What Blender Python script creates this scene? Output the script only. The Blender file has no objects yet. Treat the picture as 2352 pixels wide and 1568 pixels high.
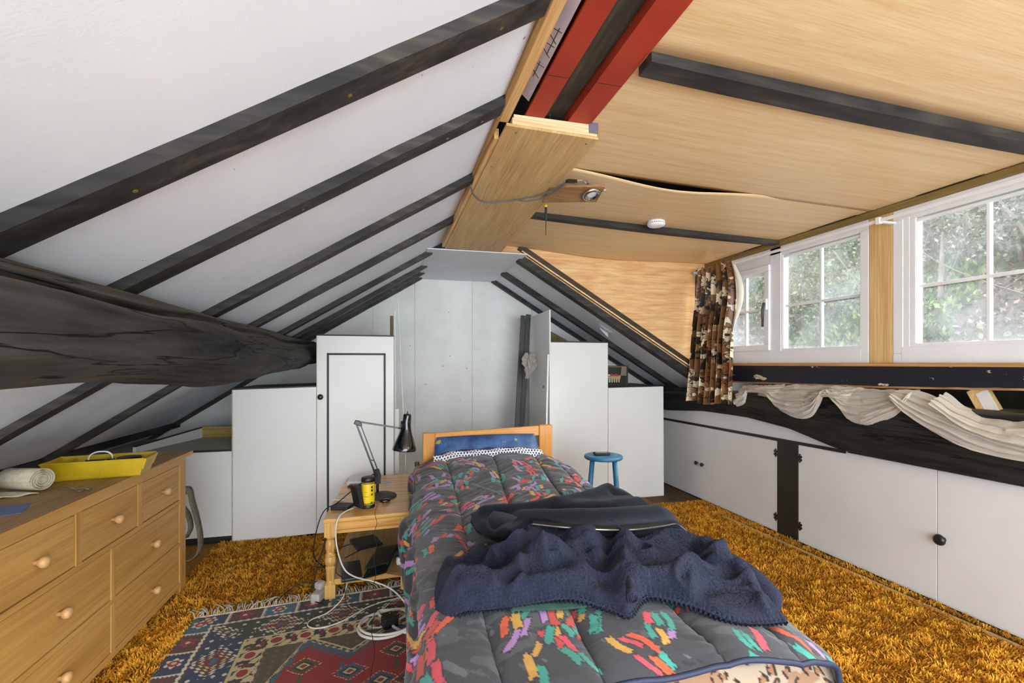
import bpy, math, random
import numpy as np
from mathutils import Vector, Matrix
random.seed(7); rng = np.random.default_rng(7)
S = bpy.context.scene; COL = S.collection
PI = math.pi
# ---------------------------------------------------------------- camera, sky, exposure
cam = bpy.data.cameras.new('camera'); camo = bpy.data.objects.new('camera', cam); COL.objects.link(camo)
cam.lens = 16.53; cam.sensor_width = 36; cam.sensor_fit = 'HORIZONTAL'; cam.shift_y = 0.0217
cam.clip_start = 0.02; cam.clip_end = 300
camo.location = (0, 0, 1.35); camo.rotation_euler = (PI/2, 0, -math.radians(14.3))
S.camera = camo
W = bpy.data.worlds.new('sky'); S.world = W; W.use_nodes = True
bg = W.node_tree.nodes['Background']; bg.inputs[0].default_value = (0.83, 0.93, 1.0, 1); bg.inputs[1].default_value = 2.0
S.view_settings.view_transform = 'Standard'; S.view_settings.look = 'None'
S.view_settings.gamma = 1.0; S.view_settings.use_curve_mapping = False
S.view_settings.exposure = 2.12
sun = bpy.data.lights.new('hazy_sun', 'SUN'); sun.energy = 5.0; sun.angle = math.radians(50); sun.color = (.97, .985, 1)
suno = bpy.data.objects.new('hazy_sun', sun); COL.objects.link(suno)
suno.rotation_euler = Vector((-.9, .42, -.55)).to_track_quat('-Z', 'Y').to_euler()

# ---------------------------------------------------------------- mesh helpers
def N(v): v = np.asarray(v, float); return v/(np.linalg.norm(v)+1e-12)
class MB:
    def __init__(s): s.v = []; s.f = []; s.c = None
    def add(s, vs, fs):
        o = len(s.v); s.v.extend([tuple(map(float, p)) for p in vs]); s.f.extend([tuple(i+o for i in f) for f in fs]); return s
    def box(s, x0, x1, y0, y1, z0, z1):
        vs = [(x, y, z) for z in (z0, z1) for y in (y0, y1) for x in (x0, x1)]
        return s.add(vs, [(0,2,3,1),(4,5,7,6),(0,1,5,4),(2,6,7,3),(0,4,6,2),(1,3,7,5)])
    def obox(s, c, ax, ay, az, sx, sy, sz):
        c = np.asarray(c, float); vs = [c+ax*i*sx/2+ay*j*sy/2+az*k*sz/2 for k in (-1,1) for j in (-1,1) for i in (-1,1)]
        return s.add(vs, [(0,2,3,1),(4,5,7,6),(0,1,5,4),(2,6,7,3),(0,4,6,2),(1,3,7,5)])
    def beam(s, p0, p1, w, h, up=(0,0,1)):
        p0 = np.asarray(p0, float); p1 = np.asarray(p1, float); d = N(p1-p0); a = N(np.cross(d, up)); b = N(np.cross(a, d))
        return s.obox((p0+p1)/2, d, a, b, np.linalg.norm(p1-p0), w, h)
    def tube(s, pts, r, n=8, closed=False, cap=True, flat=1.0):
        P = np.asarray(pts, float); m = len(P); R = np.full(m, r) if np.isscalar(r) else np.asarray(r, float)
        T = np.gradient(P, axis=0) if not closed else np.roll(P, -1, 0)-np.roll(P, 1, 0)
        T /= (np.linalg.norm(T, axis=1)[:, None]+1e-12)
        a = N(np.cross(T[0], (0,0,1) if abs(T[0][2]) < .9 else (1,0,0))); vs = []
        for i in range(m):
            a = N(a-T[i]*np.dot(a, T[i])); b = np.cross(T[i], a)
            for k in range(n):
                t = 2*PI*k/n; vs.append(P[i]+a*math.cos(t)*R[i]+b*math.sin(t)*R[i]*flat)
        fs = []
        for i in range(m if closed else m-1):
            j = (i+1) % m
            for k in range(n): fs.append((i*n+k, i*n+(k+1)%n, j*n+(k+1)%n, j*n+k))
        if cap and not closed: fs += [tuple(range(n))[::-1], tuple((m-1)*n+k for k in range(n))]
        return s.add(vs, fs)
    def lathe(s, prof, c=(0,0,0), ax=(0,0,1), n=20):
        ax = N(ax); a = N(np.cross(ax, (0,0,1) if abs(ax[2]) < .9 else (1,0,0))); b = np.cross(ax, a); c = np.asarray(c, float)
        vs = []; fs = []; m = len(prof)
        for r, z in prof:
            r = max(r, 1e-4)
            for k in range(n): t = 2*PI*k/n; vs.append(c+ax*z+a*r*math.cos(t)+b*r*math.sin(t))
        for i in range(m-1):
            for k in range(n): fs.append((i*n+k, i*n+(k+1)%n, (i+1)*n+(k+1)%n, (i+1)*n+k))
        fs += [tuple(range(n))[::-1], tuple((m-1)*n+k for k in range(n))]
        return s.add(vs, fs)
    def grid(s, P):
        m, n = P.shape[:2]; o = len(s.v)
        idx = np.arange(m*n).reshape(m, n)
        q = np.stack([idx[:-1,:-1], idx[:-1,1:], idx[1:,1:], idx[1:,:-1]], -1).reshape(-1, 4)
        s.v.extend(map(tuple, P.reshape(-1, 3).tolist())); s.f.extend(map(tuple, (q+o).tolist())); return s
    def prism(s, poly, ax, a, b):
        def p3(u, w, t): return {'x': (t,u,w), 'y': (u,t,w), 'z': (u,w,t)}[ax]
        n = len(poly); vs = [p3(u, w, a) for u, w in poly]+[p3(u, w, b) for u, w in poly]
        return s.add(vs, [tuple(range(n)), tuple(range(2*n-1, n-1, -1))]+[(i, n+i, n+(i+1)%n, (i+1)%n) for i in range(n)])
ROOT = {}
def build(name, mb, m, parent=None, smooth=False, bevel=0, solid=0, loc=None, kind=None, col=None, subsurf=0):
    o = None
    if parent is not None: off = ROOT[parent.name]
    elif loc is not None: off = np.asarray(loc, float)
    else:
        V = np.asarray(mb.v); off = np.array([(V[:,0].min()+V[:,0].max())/2, (V[:,1].min()+V[:,1].max())/2, V[:,2].min()])
    me = bpy.data.meshes.new(name); V = np.asarray(mb.v)-off
    me.from_pydata(V.tolist(), [], mb.f); me.update()
    import bmesh
    if not smooth or bevel:
        b = bmesh.new(); b.from_mesh(me); bmesh.ops.recalc_face_normals(b, faces=b.faces); b.to_mesh(me); b.free()
    me.materials.append(m)
    if smooth:
        me.polygons.foreach_set('use_smooth', [True]*len(me.polygons))
        if smooth == 'auto':
            try: me.set_sharp_from_angle(angle=math.radians(38))
            except Exception: pass
    if col is not None:
        at = me.color_attributes.new('Col', 'FLOAT_COLOR', 'POINT')
        C = np.ones((len(me.vertices), 4)); C[:, :3] = col; at.data.foreach_set('color', C.ravel().astype(np.float32))
    o = bpy.data.objects.new(name, me); COL.objects.link(o)
    if parent is not None: o.parent = parent
    else: o.location = off
    ROOT[o.name] = off
    if bevel:
        md = o.modifiers.new('bevel', 'BEVEL'); md.width = bevel; md.segments = 2; md.limit_method = 'ANGLE'
    if subsurf:
        md = o.modifiers.new('sub', 'SUBSURF'); md.levels = subsurf; md.render_levels = subsurf
    if solid:
        md = o.modifiers.new('solid', 'SOLIDIFY'); md.thickness = solid; md.offset = 0
    if kind: o['kind'] = kind
    return o
def thing(name, label, cat, loc, group=None):
    o = bpy.data.objects.new(name, None); COL.objects.link(o); o.location = loc; o.empty_display_size = .05
    ROOT[o.name] = np.asarray(loc, float); tag(o, label, cat, group); return o
def tag(o, label, cat, group=None):
    o['label'] = label; o['category'] = cat
    if group: o['group'] = group
    return o
def copy_tree(o, off, parent=None):
    c = o.copy(); COL.objects.link(c); c.parent = parent
    if parent is None: c.location = o.location+Vector(off)
    ROOT[c.name] = ROOT[o.name]+np.asarray(off, float)
    for ch in [x for x in S.objects if x.parent == o]: copy_tree(ch, off, c)
    return c
def catmull(pts, n=12):
    P = np.asarray(pts, float); P = np.vstack([2*P[0]-P[1], P, 2*P[-1]-P[-2]]); out = []
    for i in range(1, len(P)-2):
        for k in range(n):
            t = k/n; a, b, c, d = P[i-1], P[i], P[i+1], P[i+2]
            out.append(.5*((2*b)+(-a+c)*t+(2*a-5*b+4*c-d)*t*t+(-a+3*b-3*c+d)*t**3))
    out.append(P[-2]); return np.array(out)
# cheap value noise in 2D / 3D for shaping geometry
def vnoise(x, y, seed=0):
    x = np.asarray(x, float); y = np.asarray(y, float); xi = np.floor(x).astype(np.int64); yi = np.floor(y).astype(np.int64); xf = x-xi; yf = y-yi
    def h(a, b):
        n = (a*374761393+b*668265263+seed*974711) & 0x7fffffff; n = ((n ^ (n >> 13))*1274126177) & 0x7fffffff; return ((n ^ (n >> 16)) & 0xffff)/65535.
    u = xf*xf*(3-2*xf); v = yf*yf*(3-2*yf)
    return (h(xi,yi)*(1-u)+h(xi+1,yi)*u)*(1-v)+(h(xi,yi+1)*(1-u)+h(xi+1,yi+1)*u)*v
def fbm(x, y, seed=0, o=4):
    t = 0; a = .5
    for k in range(o): t = t+a*vnoise(x*2**k, y*2**k, seed+k); a *= .5
    return t-.47
# ---------------------------------------------------------------- materials
def lin(c): return tuple(((v/255.)/12.92 if v <= 10 else (((v/255.)+.055)/1.055)**2.4) for v in c)
def nd(t, ty, **k):
    n = t.nodes.new(ty)
    for a, b in k.items(): setattr(n, a, b)
    return n
def newmat(name):
    m = bpy.data.materials.new(name); m.use_nodes = True; t = m.node_tree; return m, t, t.nodes['Principled BSDF']
def setp(b, rough=.5, spec=.5, metal=0, sheen=0, coat=0):
    b.inputs['Roughness'].default_value = rough; b.inputs['Specular IOR Level'].default_value = spec
    b.inputs['Metallic'].default_value = metal; b.inputs['Sheen Weight'].default_value = sheen; b.inputs['Coat Weight'].default_value = coat
def ramp(t, fac, cols):
    r = nd(t, 'ShaderNodeValToRGB'); e = r.color_ramp.elements
    while len(e) < len(cols): e.new(.5)
    for i, (p, c) in enumerate(cols): e[i].position = p; e[i].color = (*c, 1)
    t.links.new(fac, r.inputs[0]); return r.outputs[0]
def coords(t, scale=(1,1,1), rot=(0,0,0), kind='Object'):
    c = nd(t, 'ShaderNodeTexCoord'); mp = nd(t, 'ShaderNodeMapping'); mp.inputs['Scale'].default_value = scale; mp.inputs['Rotation'].default_value = rot
    t.links.new(c.outputs[kind], mp.inputs[0]); return mp.outputs[0]
def noise(t, vec, scale, detail=4, rough=.55, dist=0):
    n = nd(t, 'ShaderNodeTexNoise'); n.inputs['Scale'].default_value = scale; n.inputs['Detail'].default_value = detail
    n.inputs['Roughness'].default_value = rough; n.inputs['Distortion'].default_value = dist; t.links.new(vec, n.inputs['Vector']); return n.outputs[0]
def mixc(t, f, a, b, mode='MIX'):
    m = nd(t, 'ShaderNodeMix', data_type='RGBA', blend_type=mode)
    for s, v in ((0, f), (6, a), (7, b)):
        if isinstance(v, (int, float)): m.inputs[s].default_value = v
        elif isinstance(v, tuple): m.inputs[s].default_value = (*v, 1)
        else: t.links.new(v, m.inputs[s])
    return m.outputs[2]
def bump(t, b, h, strength=.3, dist=.01):
    n = nd(t, 'ShaderNodeBump'); n.inputs['Strength'].default_value = strength; n.inputs['Distance'].default_value = dist
    t.links.new(h, n.inputs['Height']); t.links.new(n.outputs[0], b.inputs['Normal'])
def mat(name, c1, c2=None, scale=6, rough=.5, spec=.5, metal=0, sheen=0, coat=0, bs=0, bstr=.2, bd=.004, stretch=(1,1,1), pos=(.35,.65), detail=4, specks=None):
    m, t, b = newmat(name); setp(b, rough, spec, metal, sheen, coat); c2 = c2 or c1
    v = coords(t, stretch); n = noise(t, v, scale, detail)
    c = ramp(t, n, [(pos[0], lin(c1)), (pos[1], lin(c2))])
    if specks:
        sc, th, cc = specks; vv = coords(t); s = noise(t, vv, sc, 3, .6)
        c = mixc(t, ramp(t, s, [(th, (0,0,0)), (th+.03, (1,1,1))]), c, lin(cc))
    t.links.new(c, b.inputs['Base Color'])
    if bs: bump(t, b, noise(t, coords(t, stretch), bs, 5, .6), bstr, bd)
    return m
def wood(name, c1, c2, axis='y', across=14, along=.9, fine=90, rough=.5, spec=.4, dist=1.2, c3=None, knots=None, fineamt=.35, bstr=.15, pos=(.3,.7), coat=0):
    m, t, b = newmat(name); setp(b, rough, spec, 0, 0, coat)
    sc = {'x': (along, across, across), 'y': (across, along, across), 'z': (across, across, along)}[axis]
    n = noise(t, coords(t, sc), 1, 3, .5, dist)
    cols = [(pos[0], lin(c1)), (pos[1], lin(c2))]
    if c3: cols = [(pos[0], lin(c1)), ((pos[0]+pos[1])/2, lin(c2)), (pos[1], lin(c3))]
    c = ramp(t, n, cols)
    k = fine/across; sf = tuple(x*k if x == across else x*2.5 for x in sc)
    f = noise(t, coords(t, sf), 1, 3, .6)
    c = mixc(t, fineamt, c, ramp(t, f, [(.35, (.25,.25,.25)), (.62, (.9,.9,.9))]), 'OVERLAY')
    if knots:
        kn = nd(t, 'ShaderNodeTexVoronoi'); kn.inputs['Scale'].default_value = knots[0]
        ks = {'x': (.5,1,1), 'y': (1,.5,1), 'z': (1,1,.5)}[axis]; t.links.new(coords(t, ks), kn.inputs['Vector'])
        c = mixc(t, ramp(t, kn.outputs['Distance'], [(.05, (1,1,1)), (.12, (0,0,0))]), c, lin(knots[1]))
    t.links.new(c, b.inputs['Base Color'])
    if bstr: bump(t, b, f, bstr, .003)
    return m
def colmat(name, rough=.8, sheen=0, spec=.3, bs=0, bstr=.2, bd=.003, var=0):
    m, t, b = newmat(name); setp(b, rough, spec, 0, sheen)
    a = nd(t, 'ShaderNodeVertexColor'); a.layer_name = 'Col'; c = a.outputs[0]
    if var:
        n = noise(t, coords(t), 60, 4); c = mixc(t, var, c, ramp(t, n, [(.3, (.3,.3,.3)), (.7, (.75,.75,.75))]), 'OVERLAY')
    t.links.new(c, b.inputs['Base Color'])
    if bs: bump(t, b, noise(t, coords(t), bs, 4, .6), bstr, bd)
    return m
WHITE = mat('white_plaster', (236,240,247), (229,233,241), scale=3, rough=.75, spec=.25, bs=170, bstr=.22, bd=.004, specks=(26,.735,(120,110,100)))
WHITEL = mat('white_plaster_rough', (233,239,248), (221,227,237), scale=4, rough=.8, spec=.2, bs=120, bstr=.35, bd=.006, specks=(20,.74,(120,112,104)))
ENDW = mat('white_painted_board', (244,243,240), (230,228,224), scale=2.2, rough=.7, spec=.25, bs=220, bstr=.15, bd=.003, specks=(14,.72,(90,84,76)), detail=6)
CUP = mat('white_laminate', (234,232,228), (227,225,221), scale=1.5, rough=.42, spec=.4, bs=300, bstr=.03, bd=.002)
CUPR = mat('white_laminate_textured', (230,227,224), (223,220,217), scale=2, rough=.55, spec=.35, bs=260, bstr=.12, bd=.003)
BLACK = wood('black_stained_timber', (26,26,28), (52,49,47), 'x', 10, 1.6, 70, rough=.62, spec=.35, c3=(84,76,66), pos=(.3,.78))
BLACKY = wood('black_stained_timber_long', (24,24,25), (44,43,42), 'y', 10, 1.2, 70, rough=.65, spec=.35, c3=(70,66,58), pos=(.3,.78))
def hewn(name, dark, mid, dust, seed):
    m, t, b = newmat(name); setp(b, .78, .28)
    g = noise(t, coords(t, (30,2.5,30)), 1, 6, .65, .3); big = noise(t, coords(t, (2.2,.9,2.2)), 1.4, 5, .6)
    c = ramp(t, g, [(.34, lin(dark)), (.62, lin(mid))]); c = mixc(t, ramp(t, big, [(.45, (0,0,0)), (.72, (.8,.8,.8))]), c, mixc(t, .6, lin(dust), ramp(t, g, [(.3, lin(mid)), (.7, lin(dust))])))
    # dust settles on faces that look up
    ge = nd(t, 'ShaderNodeNewGeometry'); sp = nd(t, 'ShaderNodeSeparateXYZ'); t.links.new(ge.outputs['Normal'], sp.inputs[0])
    up = ramp(t, sp.outputs[2], [(.55, (0,0,0)), (.95, (.75,.75,.75))]); c = mixc(t, up, c, lin((104,96,82)))
    crk = noise(t, coords(t, (7,.5,7)), 1.3, 4, .55, .25); ln = ramp(t, crk, [(.488, (0,0,0)), (.497, (1,1,1)), (.503, (1,1,1)), (.512, (0,0,0))])
    c = mixc(t, ln, c, lin((12,11,10))); t.links.new(c, b.inputs['Base Color'])
    h = nd(t, 'ShaderNodeMath', operation='SUBTRACT'); t.links.new(g, h.inputs[0]); t.links.new(ln, h.inputs[1]); bump(t, b, h.outputs[0], .7, .012); return m
OLDB = hewn('old_blackened_oak', (20,20,20), (56,56,55), (92,90,86), 1)
OLDR = hewn('old_blackened_oak_dark', (18,18,19), (44,43,42), (60,58,54), 2)
BLK = mat('black_paint', (24,24,24), (34,34,32), rough=.5, bs=60, bstr=.08)
BLKY = BLACKY
VENEER = wood('ceiling_veneer', (224,186,134), (236,205,158), 'x', 30, .3, 190, rough=.42, spec=.4, dist=.2, fineamt=.2, bstr=.03)
PLYC = wood('plywood_cheek', (214,160,104), (236,190,138), 'x', 9, 1.6, 60, rough=.45, spec=.35, dist=2.2, fineamt=.3, bstr=.04, pos=(.25,.7))
PLYB = wood('plywood_box', (188,150,94), (206,170,114), 'y', 14, 1.2, 110, rough=.55, dist=.8, fineamt=.25, bstr=.04)
PINE = wood('sawn_pine', (206,156,96), (226,182,124), 'y', 16, .8, 110, rough=.55, dist=.8, fineamt=.4)
PINEX = wood('sawn_pine_cross', (222,180,132), (236,202,158), 'x', 16, .8, 110, rough=.55, dist=.8, fineamt=.35)
PINEZ = wood('pine_post', (206,164,108), (228,190,136), 'z', 18, .9, 110, rough=.5, dist=.9, fineamt=.35, knots=(6,(120,72,36)))
RED = mat('red_oxide_paint', (176,60,38), (160,50,32), scale=5, rough=.55, spec=.4, specks=(60,.72,(90,28,24)))
UPVC = mat('white_upvc', (240,241,244), (234,235,238), rough=.28, spec=.5)
OLIVE = wood('olive_stained_timber', (120,98,54), (142,118,70), 'y', 14, .8, 90, rough=.6)
NAVYP = None
def peel(name, paint, bare, axis, th):
    m, t, b = newmat(name); setp(b, .5, .4)
    sc = {'y': (1,.35,1), 'z': (1,1,.5), 'x': (.4,1,1)}[axis]
    n = noise(t, coords(t, sc), 14, 5, .6); msk = ramp(t, n, [(th, (0,0,0)), (th+.012, (1,1,1))])
    c = mixc(t, msk, lin(paint), ramp(t, noise(t, coords(t), 90, 3), [(.4, lin(bare)), (.6, lin((220,205,180)))]))
    t.links.new(c, b.inputs['Base Color']); bump(t, b, msk, -.4, .003); return m
NAVYP = peel('peeling_navy_paint', (26,28,38), (196,170,136), 'y', .66)
# ================================================================ SETTING
Y0 = -1.45; YE = 5.17
def zl(x): return 2.29+.61*(x-.3)          # upper left slope (white board face)
def zlo(x): return 1.535+.65*(x+.85)       # lower left slope
def zr(x): return 2.285-.6*(x-1.09)        # right slope beyond the dormer
fl = build('floor', MB().box(-2.9, 3.4, Y0, YE, -.06, 0), mat('dusty_floorboards', (98,74,44), (70,52,30), rough=.8), kind='structure')
def slope_slab(name, fz, x0, x1, y0, y1, m, th=.02, nx=24, ny=40, amp=.004, seed=1):
    xs = np.linspace(x0, x1, nx); ys = np.linspace(y0, y1, ny); X, Y = np.meshgrid(xs, ys, indexing='ij')
    Z = fz(X)+amp*fbm(X*2.2, Y*2.2, seed)*2
    mb = MB().grid(np.stack([X, Y, Z], -1)); o = len(mb.v)
    mb.grid(np.stack([X, Y, Z+th+.02], -1)); n = nx*ny
    idx = np.arange(n).reshape(nx, ny)
    for E_ in (idx[0], idx[-1], idx[:, 0], idx[:, -1]):
        for i in range(len(E_)-1): mb.f.append((int(E_[i]), int(E_[i+1]), int(E_[i+1]+n), int(E_[i]+n)))
    return build(name, mb, m, kind='structure', smooth='auto')
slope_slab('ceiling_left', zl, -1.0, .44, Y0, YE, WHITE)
slope_slab('ceiling_left_eaves', zlo, -2.62, -.86, Y0, YE, WHITEL, seed=3)
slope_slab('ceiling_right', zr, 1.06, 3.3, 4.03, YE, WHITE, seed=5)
build('wall_left', MB().box(-2.64, -2.6, Y0, YE, 0, .44), WHITEL, kind='structure')
we = build('wall_end', MB().prism([(-2.64,0),(3.4,0),(3.4,.95),(1.09,2.30),(.3,2.30),(-.85,1.62),(-2.64,.42)], 'y', YE+.012, YE+.06), ENDW, kind='structure')
for (x0, x1) in ((-2.6,-1.4),(-1.397,-.2),(-.197,.235),(.238,.86),(.863,1.55),(1.553,3.3)):
    def top(x): return min(2.29, zl(x)+.02 if x > -.87 else zlo(x)+.02, zr(x)+.02)
    xs = sorted(set([x0, x1]+[q for q in (-.86,.31,1.08) if x0 < q < x1]))
    build('board', MB().prism([(x0, 0), (x1, 0)]+[(x, top(x)) for x in reversed(xs)], 'y', YE, YE+.012), ENDW, we, bevel=.001)
# collar soffit between box and end wall
sf = MB().prism([(.27,2.264),(1.10,2.264),(1.10,2.272),(.27,2.272)], 'y', 3.79, YE)
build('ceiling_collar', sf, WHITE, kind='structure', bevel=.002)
# dormer cheek (plywood) and roof cover over the ridge
ck = MB().prism([(.80,2.33),(1.02,2.30),(1.09,2.31),(2.99,1.18),(3.06,1.18),(3.06,2.42),(.80,2.46)], 'y', 4.0, 4.018)
build('wall_cheek', ck, PLYC, kind='structure')
build('ceiling_ridge', MB().box(.38, .9, Y0, 3.9, 2.58, 2.62).box(.40,.42,Y0,3.9,2.36,2.6).box(.2,1.2,3.85,YE+.06,2.40,2.44).box(.38,.86,3.8,3.86,2.36,2.6), mat('dark_roof_void', (20,18,16), (40,34,28), rough=.9), kind='structure')
# gable wall behind the camera, unseen; wide opening added to admit sky fill
wb = MB().box(-2.64,-2.3,Y0-.06,Y0,0,2.5).box(3.05,3.4,Y0-.06,Y0,0,2.5).box(-2.3,3.05,Y0-.06,Y0,2.32,2.62)
build('wall_back', wb, ENDW, kind='structure')
# dormer ceiling : four bowed veneer sheets under a dark backing
def zc(x): return 2.392-.031*(x-.83)
dc = build('ceiling_dormer', MB().prism([(.80,2.42),(3.12,2.375),(3.12,2.45),(.80,2.50)], 'y', Y0, 4.02), BLK, kind='structure')
def sheet(y0, y1, sag, edge0=None, edge1=None, seed=0):
    xs = np.linspace(.815, 2.985, 70); ys = np.linspace(y0, y1, 24); X, Y = np.meshgrid(xs, ys, indexing='ij')
    u = (X-.815)/2.17; v = (Y-y0)/(y1-y0)
    Z = zc(X)+.004-sag*np.sin(PI*u)**1.2*np.sin(PI*np.clip(v,0,1))**.8
    if edge0 is not None: Z = Z-edge0(X)*(1-v)**2
    if edge1 is not None: Z = Z-edge1(X)*v**2
    mb = MB().grid(np.stack([X, Y, Z], -1))
    return build('veneer_sheet', mb, VENEER, dc, smooth=True, solid=.004)
g = lambda c, w, a: (lambda X: a*np.exp(-((X-c)/w)**2))
sheet(Y0, 1.47, .012, seed=1)
sheet(1.43, 2.36, .014, edge1=g(1.9,1.2,.004), seed=2)
sheet(2.335, 3.12, .016, edge0=g(1.52,.42,.05), seed=3)
sheet(3.10, 3.998, .02, edge1=g(1.9,.7,.045), seed=4)
def batten(y, w, h, x0, x1, label):
    n = 24; xs = np.linspace(x0, x1, n); P = []
    for (dy, dz) in ((-w/2,.02),(-w/2,-h),(w/2,-h),(w/2,.02),(-w/2,.02)):
        P.append([(x, y+dy, zc(x)+dz-.012*math.sin(PI*(x-x0)/(x1-x0))) for x in xs])
    mb = MB().grid(np.array(P)); mb.f += [(0, n, 2*n, 3*n), (n-1, 2*n-1, 3*n-1, 4*n-1)]
    tag(build('ceiling_batten', mb, BLACK), label, 'batten', 'dark battens across the veneer ceiling')
batten(1.45, .085, .032, .84, 3.0, 'broad dark batten across the veneer ceiling nearest the red steels')
batten(3.11, .06, .03, .88, 2.97, 'narrow dark batten across the veneer ceiling beyond the smoke alarm')
# ---- rafters
BRASS = mat('tarnished_brass', (150,126,70), rough=.45, metal=.7)
def rafter(y, w, h, pts, label, group, jit=.006, seed=0, screws=()):
    """pts: list of (x, z of the board face); protrudes h below it"""
    P = []; n = 40; xs = np.linspace(pts[0][0], pts[-1][0], n); zs = np.interp(xs, [p[0] for p in sorted(pts)], [p[1] for p in sorted(pts)])
    j1 = fbm(xs*3, xs*0+seed, seed)*jit*2; j2 = fbm(xs*3+9, xs*0+seed, seed)*jit*2; dr = fbm(xs*1.1, xs*0+3.3*seed, seed+5)*jit*2.5
    for (sy, dz) in ((-.5,.02),(-.5,-h),(.5,-h),(.5,.02),(-.5,.02)):
        P.append(np.stack([xs, y+sy*w+dr+(j1 if sy < 0 else j2), zs+dz+(j2*.6 if dz < 0 else 0)], -1))
    mb = MB().grid(np.array(P)); mb.f += [(0, n, 2*n, 3*n), (n-1, 2*n-1, 3*n-1, 4*n-1)]
    o = tag(build('rafter', mb, BLACK, loc=(pts[0][0], y, pts[0][1])), label, 'rafter', group)
    for x in screws:
        zf = float(np.interp(x, [p[0] for p in sorted(pts)], [p[1] for p in sorted(pts)]))-h
        build('screw', MB().lathe([(.006,0),(.006,.0015),(.003,.003)], (x, y+.012, zf), (.52,0,-.85), 10), BRASS, o)
    return o
def lpath(x1): return [(-.93, zl(-.93)), (x1, zl(x1))]
for i, (y, w, x1, l) in enumerate([(1.20,.09,.41,'wide black rafter on the white slope, nearest and longest one in view'),
      (1.745,.085,.41,'black rafter between the nearest wide one and the one with the lamp cable'),
      (2.49,.08,.41,'black rafter ending at the grey lamp cable on the ridge box'),
      (3.19,.08,.41,'black rafter on the white slope after the one with the lamp cable'),
      (3.95,.08,.42,'black rafter that stops at the far end of the ridge box'),
      (4.49,.075,.36,'thin black rafter poking just past the white collar soffit'),
      (4.83,.07,.33,'thin black rafter second from the white end wall'),
      (5.10,.06,.31,'thin black rafter lying along the white end wall on the big beam side')]):
    rafter(y, w, .04, lpath(x1), l, 'black rafters of the slope over the chest', seed=i+1, screws={0: (-.55,-.1,.28), 1: (-.3,.2,.33), 2: (.1,)}.get(i, ()))
for i, (y, w, l) in enumerate([(2.42,.09,'broad black rafter below the big beam, near the left edge'),
      (3.38,.075,'black rafter below the big beam ending behind the yellow tray'), (5.1,.07,'black rafter below the big beam lying along the end wall')]):
    rafter(y, w, .04, [(-2.45, zlo(-2.45)), (-.92, zlo(-.92))], l, 'black rafters below the big beam', seed=i+31)
def rpath(): return [(1.07, zr(1.07)), (3.2, zr(3.2))]
rafter(4.0, .10, .05, rpath(), 'black trimmer rafter along the foot of the plywood cheek', 'black rafters beside the plywood cheek', seed=21)
rafter(4.62, .07, .055, rpath(), 'middle black rafter between plywood cheek and white end wall', 'black rafters beside the plywood cheek', seed=22)
rafter(5.12, .07, .04, rpath(), 'black rafter with ragged paint edge lying against the end wall', 'black rafters beside the plywood cheek', seed=23)
# wooden strip and dark ledge between trimmer and cheek
mb = MB().beam((1.10,3.966,2.335),(2.98,3.966,1.207),.012,.012); tag(build('plaster_lath', mb, PINEX), 'thin raw wood lath edging the trimmer below the plywood cheek', 'lath')
mb = MB().beam((1.08,3.983,2.375),(3.0,3.983,1.223),.03,.055); tag(build('cheek_ledge', mb, wood('dark_brown_timber', (46,34,22), (78,58,36), 'x')), 'dark brown strip at the foot of the plywood cheek', 'trim')
# eaves rail on the lower left slope
mb = MB().beam((-2.0, 2.2, zlo(-2.0)-.02),(-2.0, YE, zlo(-2.0)-.02),.05,.05); tag(build('eaves_rail', mb, BLACKY), 'black rail running low along the sloping ceiling behind the chest', 'rail')
# ---- great purlins
def purlin(name, sec, m, label, y0, y1, n=140, nk=96, rough=.012, seed=0, end_taper=False):
    ys = np.linspace(y0, y1, n); P = np.zeros((n, nk+1, 3))
    for i, y in enumerate(ys):
        poly = np.array(sec(y)); c = poly.mean(0); per = np.r_[0, np.cumsum(np.linalg.norm(np.diff(np.vstack([poly, poly[:1]]), axis=0), axis=1))]; k = np.interp(np.linspace(0, per[-1], nk+1), per, np.arange(len(poly)+1)); k[-1] = 0
        # rounded polygon sampling
        a = np.floor(k).astype(int) % len(poly); b = (a+1) % len(poly); f = (k % 1)[:, None]
        q = poly[a]*(1-f)+poly[b]*f; q = .72*q+.14*np.roll(q[:-1], 1, 0)[np.r_[0:nk, 0]]+.14*np.roll(q[:-1], -1, 0)[np.r_[0:nk, 0]]
        th = np.arctan2(q[:,1]-c[1], q[:,0]-c[0]); r = 1+rough*9*(fbm(np.cos(th)*2+y*.9, np.sin(th)*2+y*.35, seed))+rough*5*fbm(np.cos(th)*7+y*2, np.sin(th)*7, seed+3)
        q = c+(q-c)*r[:, None]; P[i] = np.stack([q[:,0], np.full(nk+1, y), q[:,1]], -1)
    mb = MB().grid(P); mb.f += [tuple(range(nk)), tuple((n-1)*(nk+1)+k for k in range(nk))]
    return tag(build(name, mb, m, smooth=True), label, 'beam')
def secL(y):
    b = .02*math.sin(y*1.7)+.012*math.sin(y*4.1+1); t = max(0, (y-3.2))*.03; w = .012*math.sin(y*2.9+.6)+.006*math.sin(y*7)
    return [(-.62+t*.4, 1.36+b*.5+t), (-.635+t*.2, 1.455+b*.4), (-.668, 1.500+b*.4+w), (-.715, 1.508+b*.3+w), (-.712, 1.520+b*.3+w), (-.692, 1.524+b*.3+w), (-.76, 1.56+b*.2), (-.88, 1.592), (-1.06, 1.52), (-1.08, 1.36), (-.97, 1.285+b+t), (-.80, 1.275+b+t), (-.68, 1.30+b+t)]
purlin('purlin_beam', secL, OLDB, 'huge rough-hewn blackened beam under the white slope above the chest', Y0, YE-.02, seed=4, rough=.017)
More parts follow.
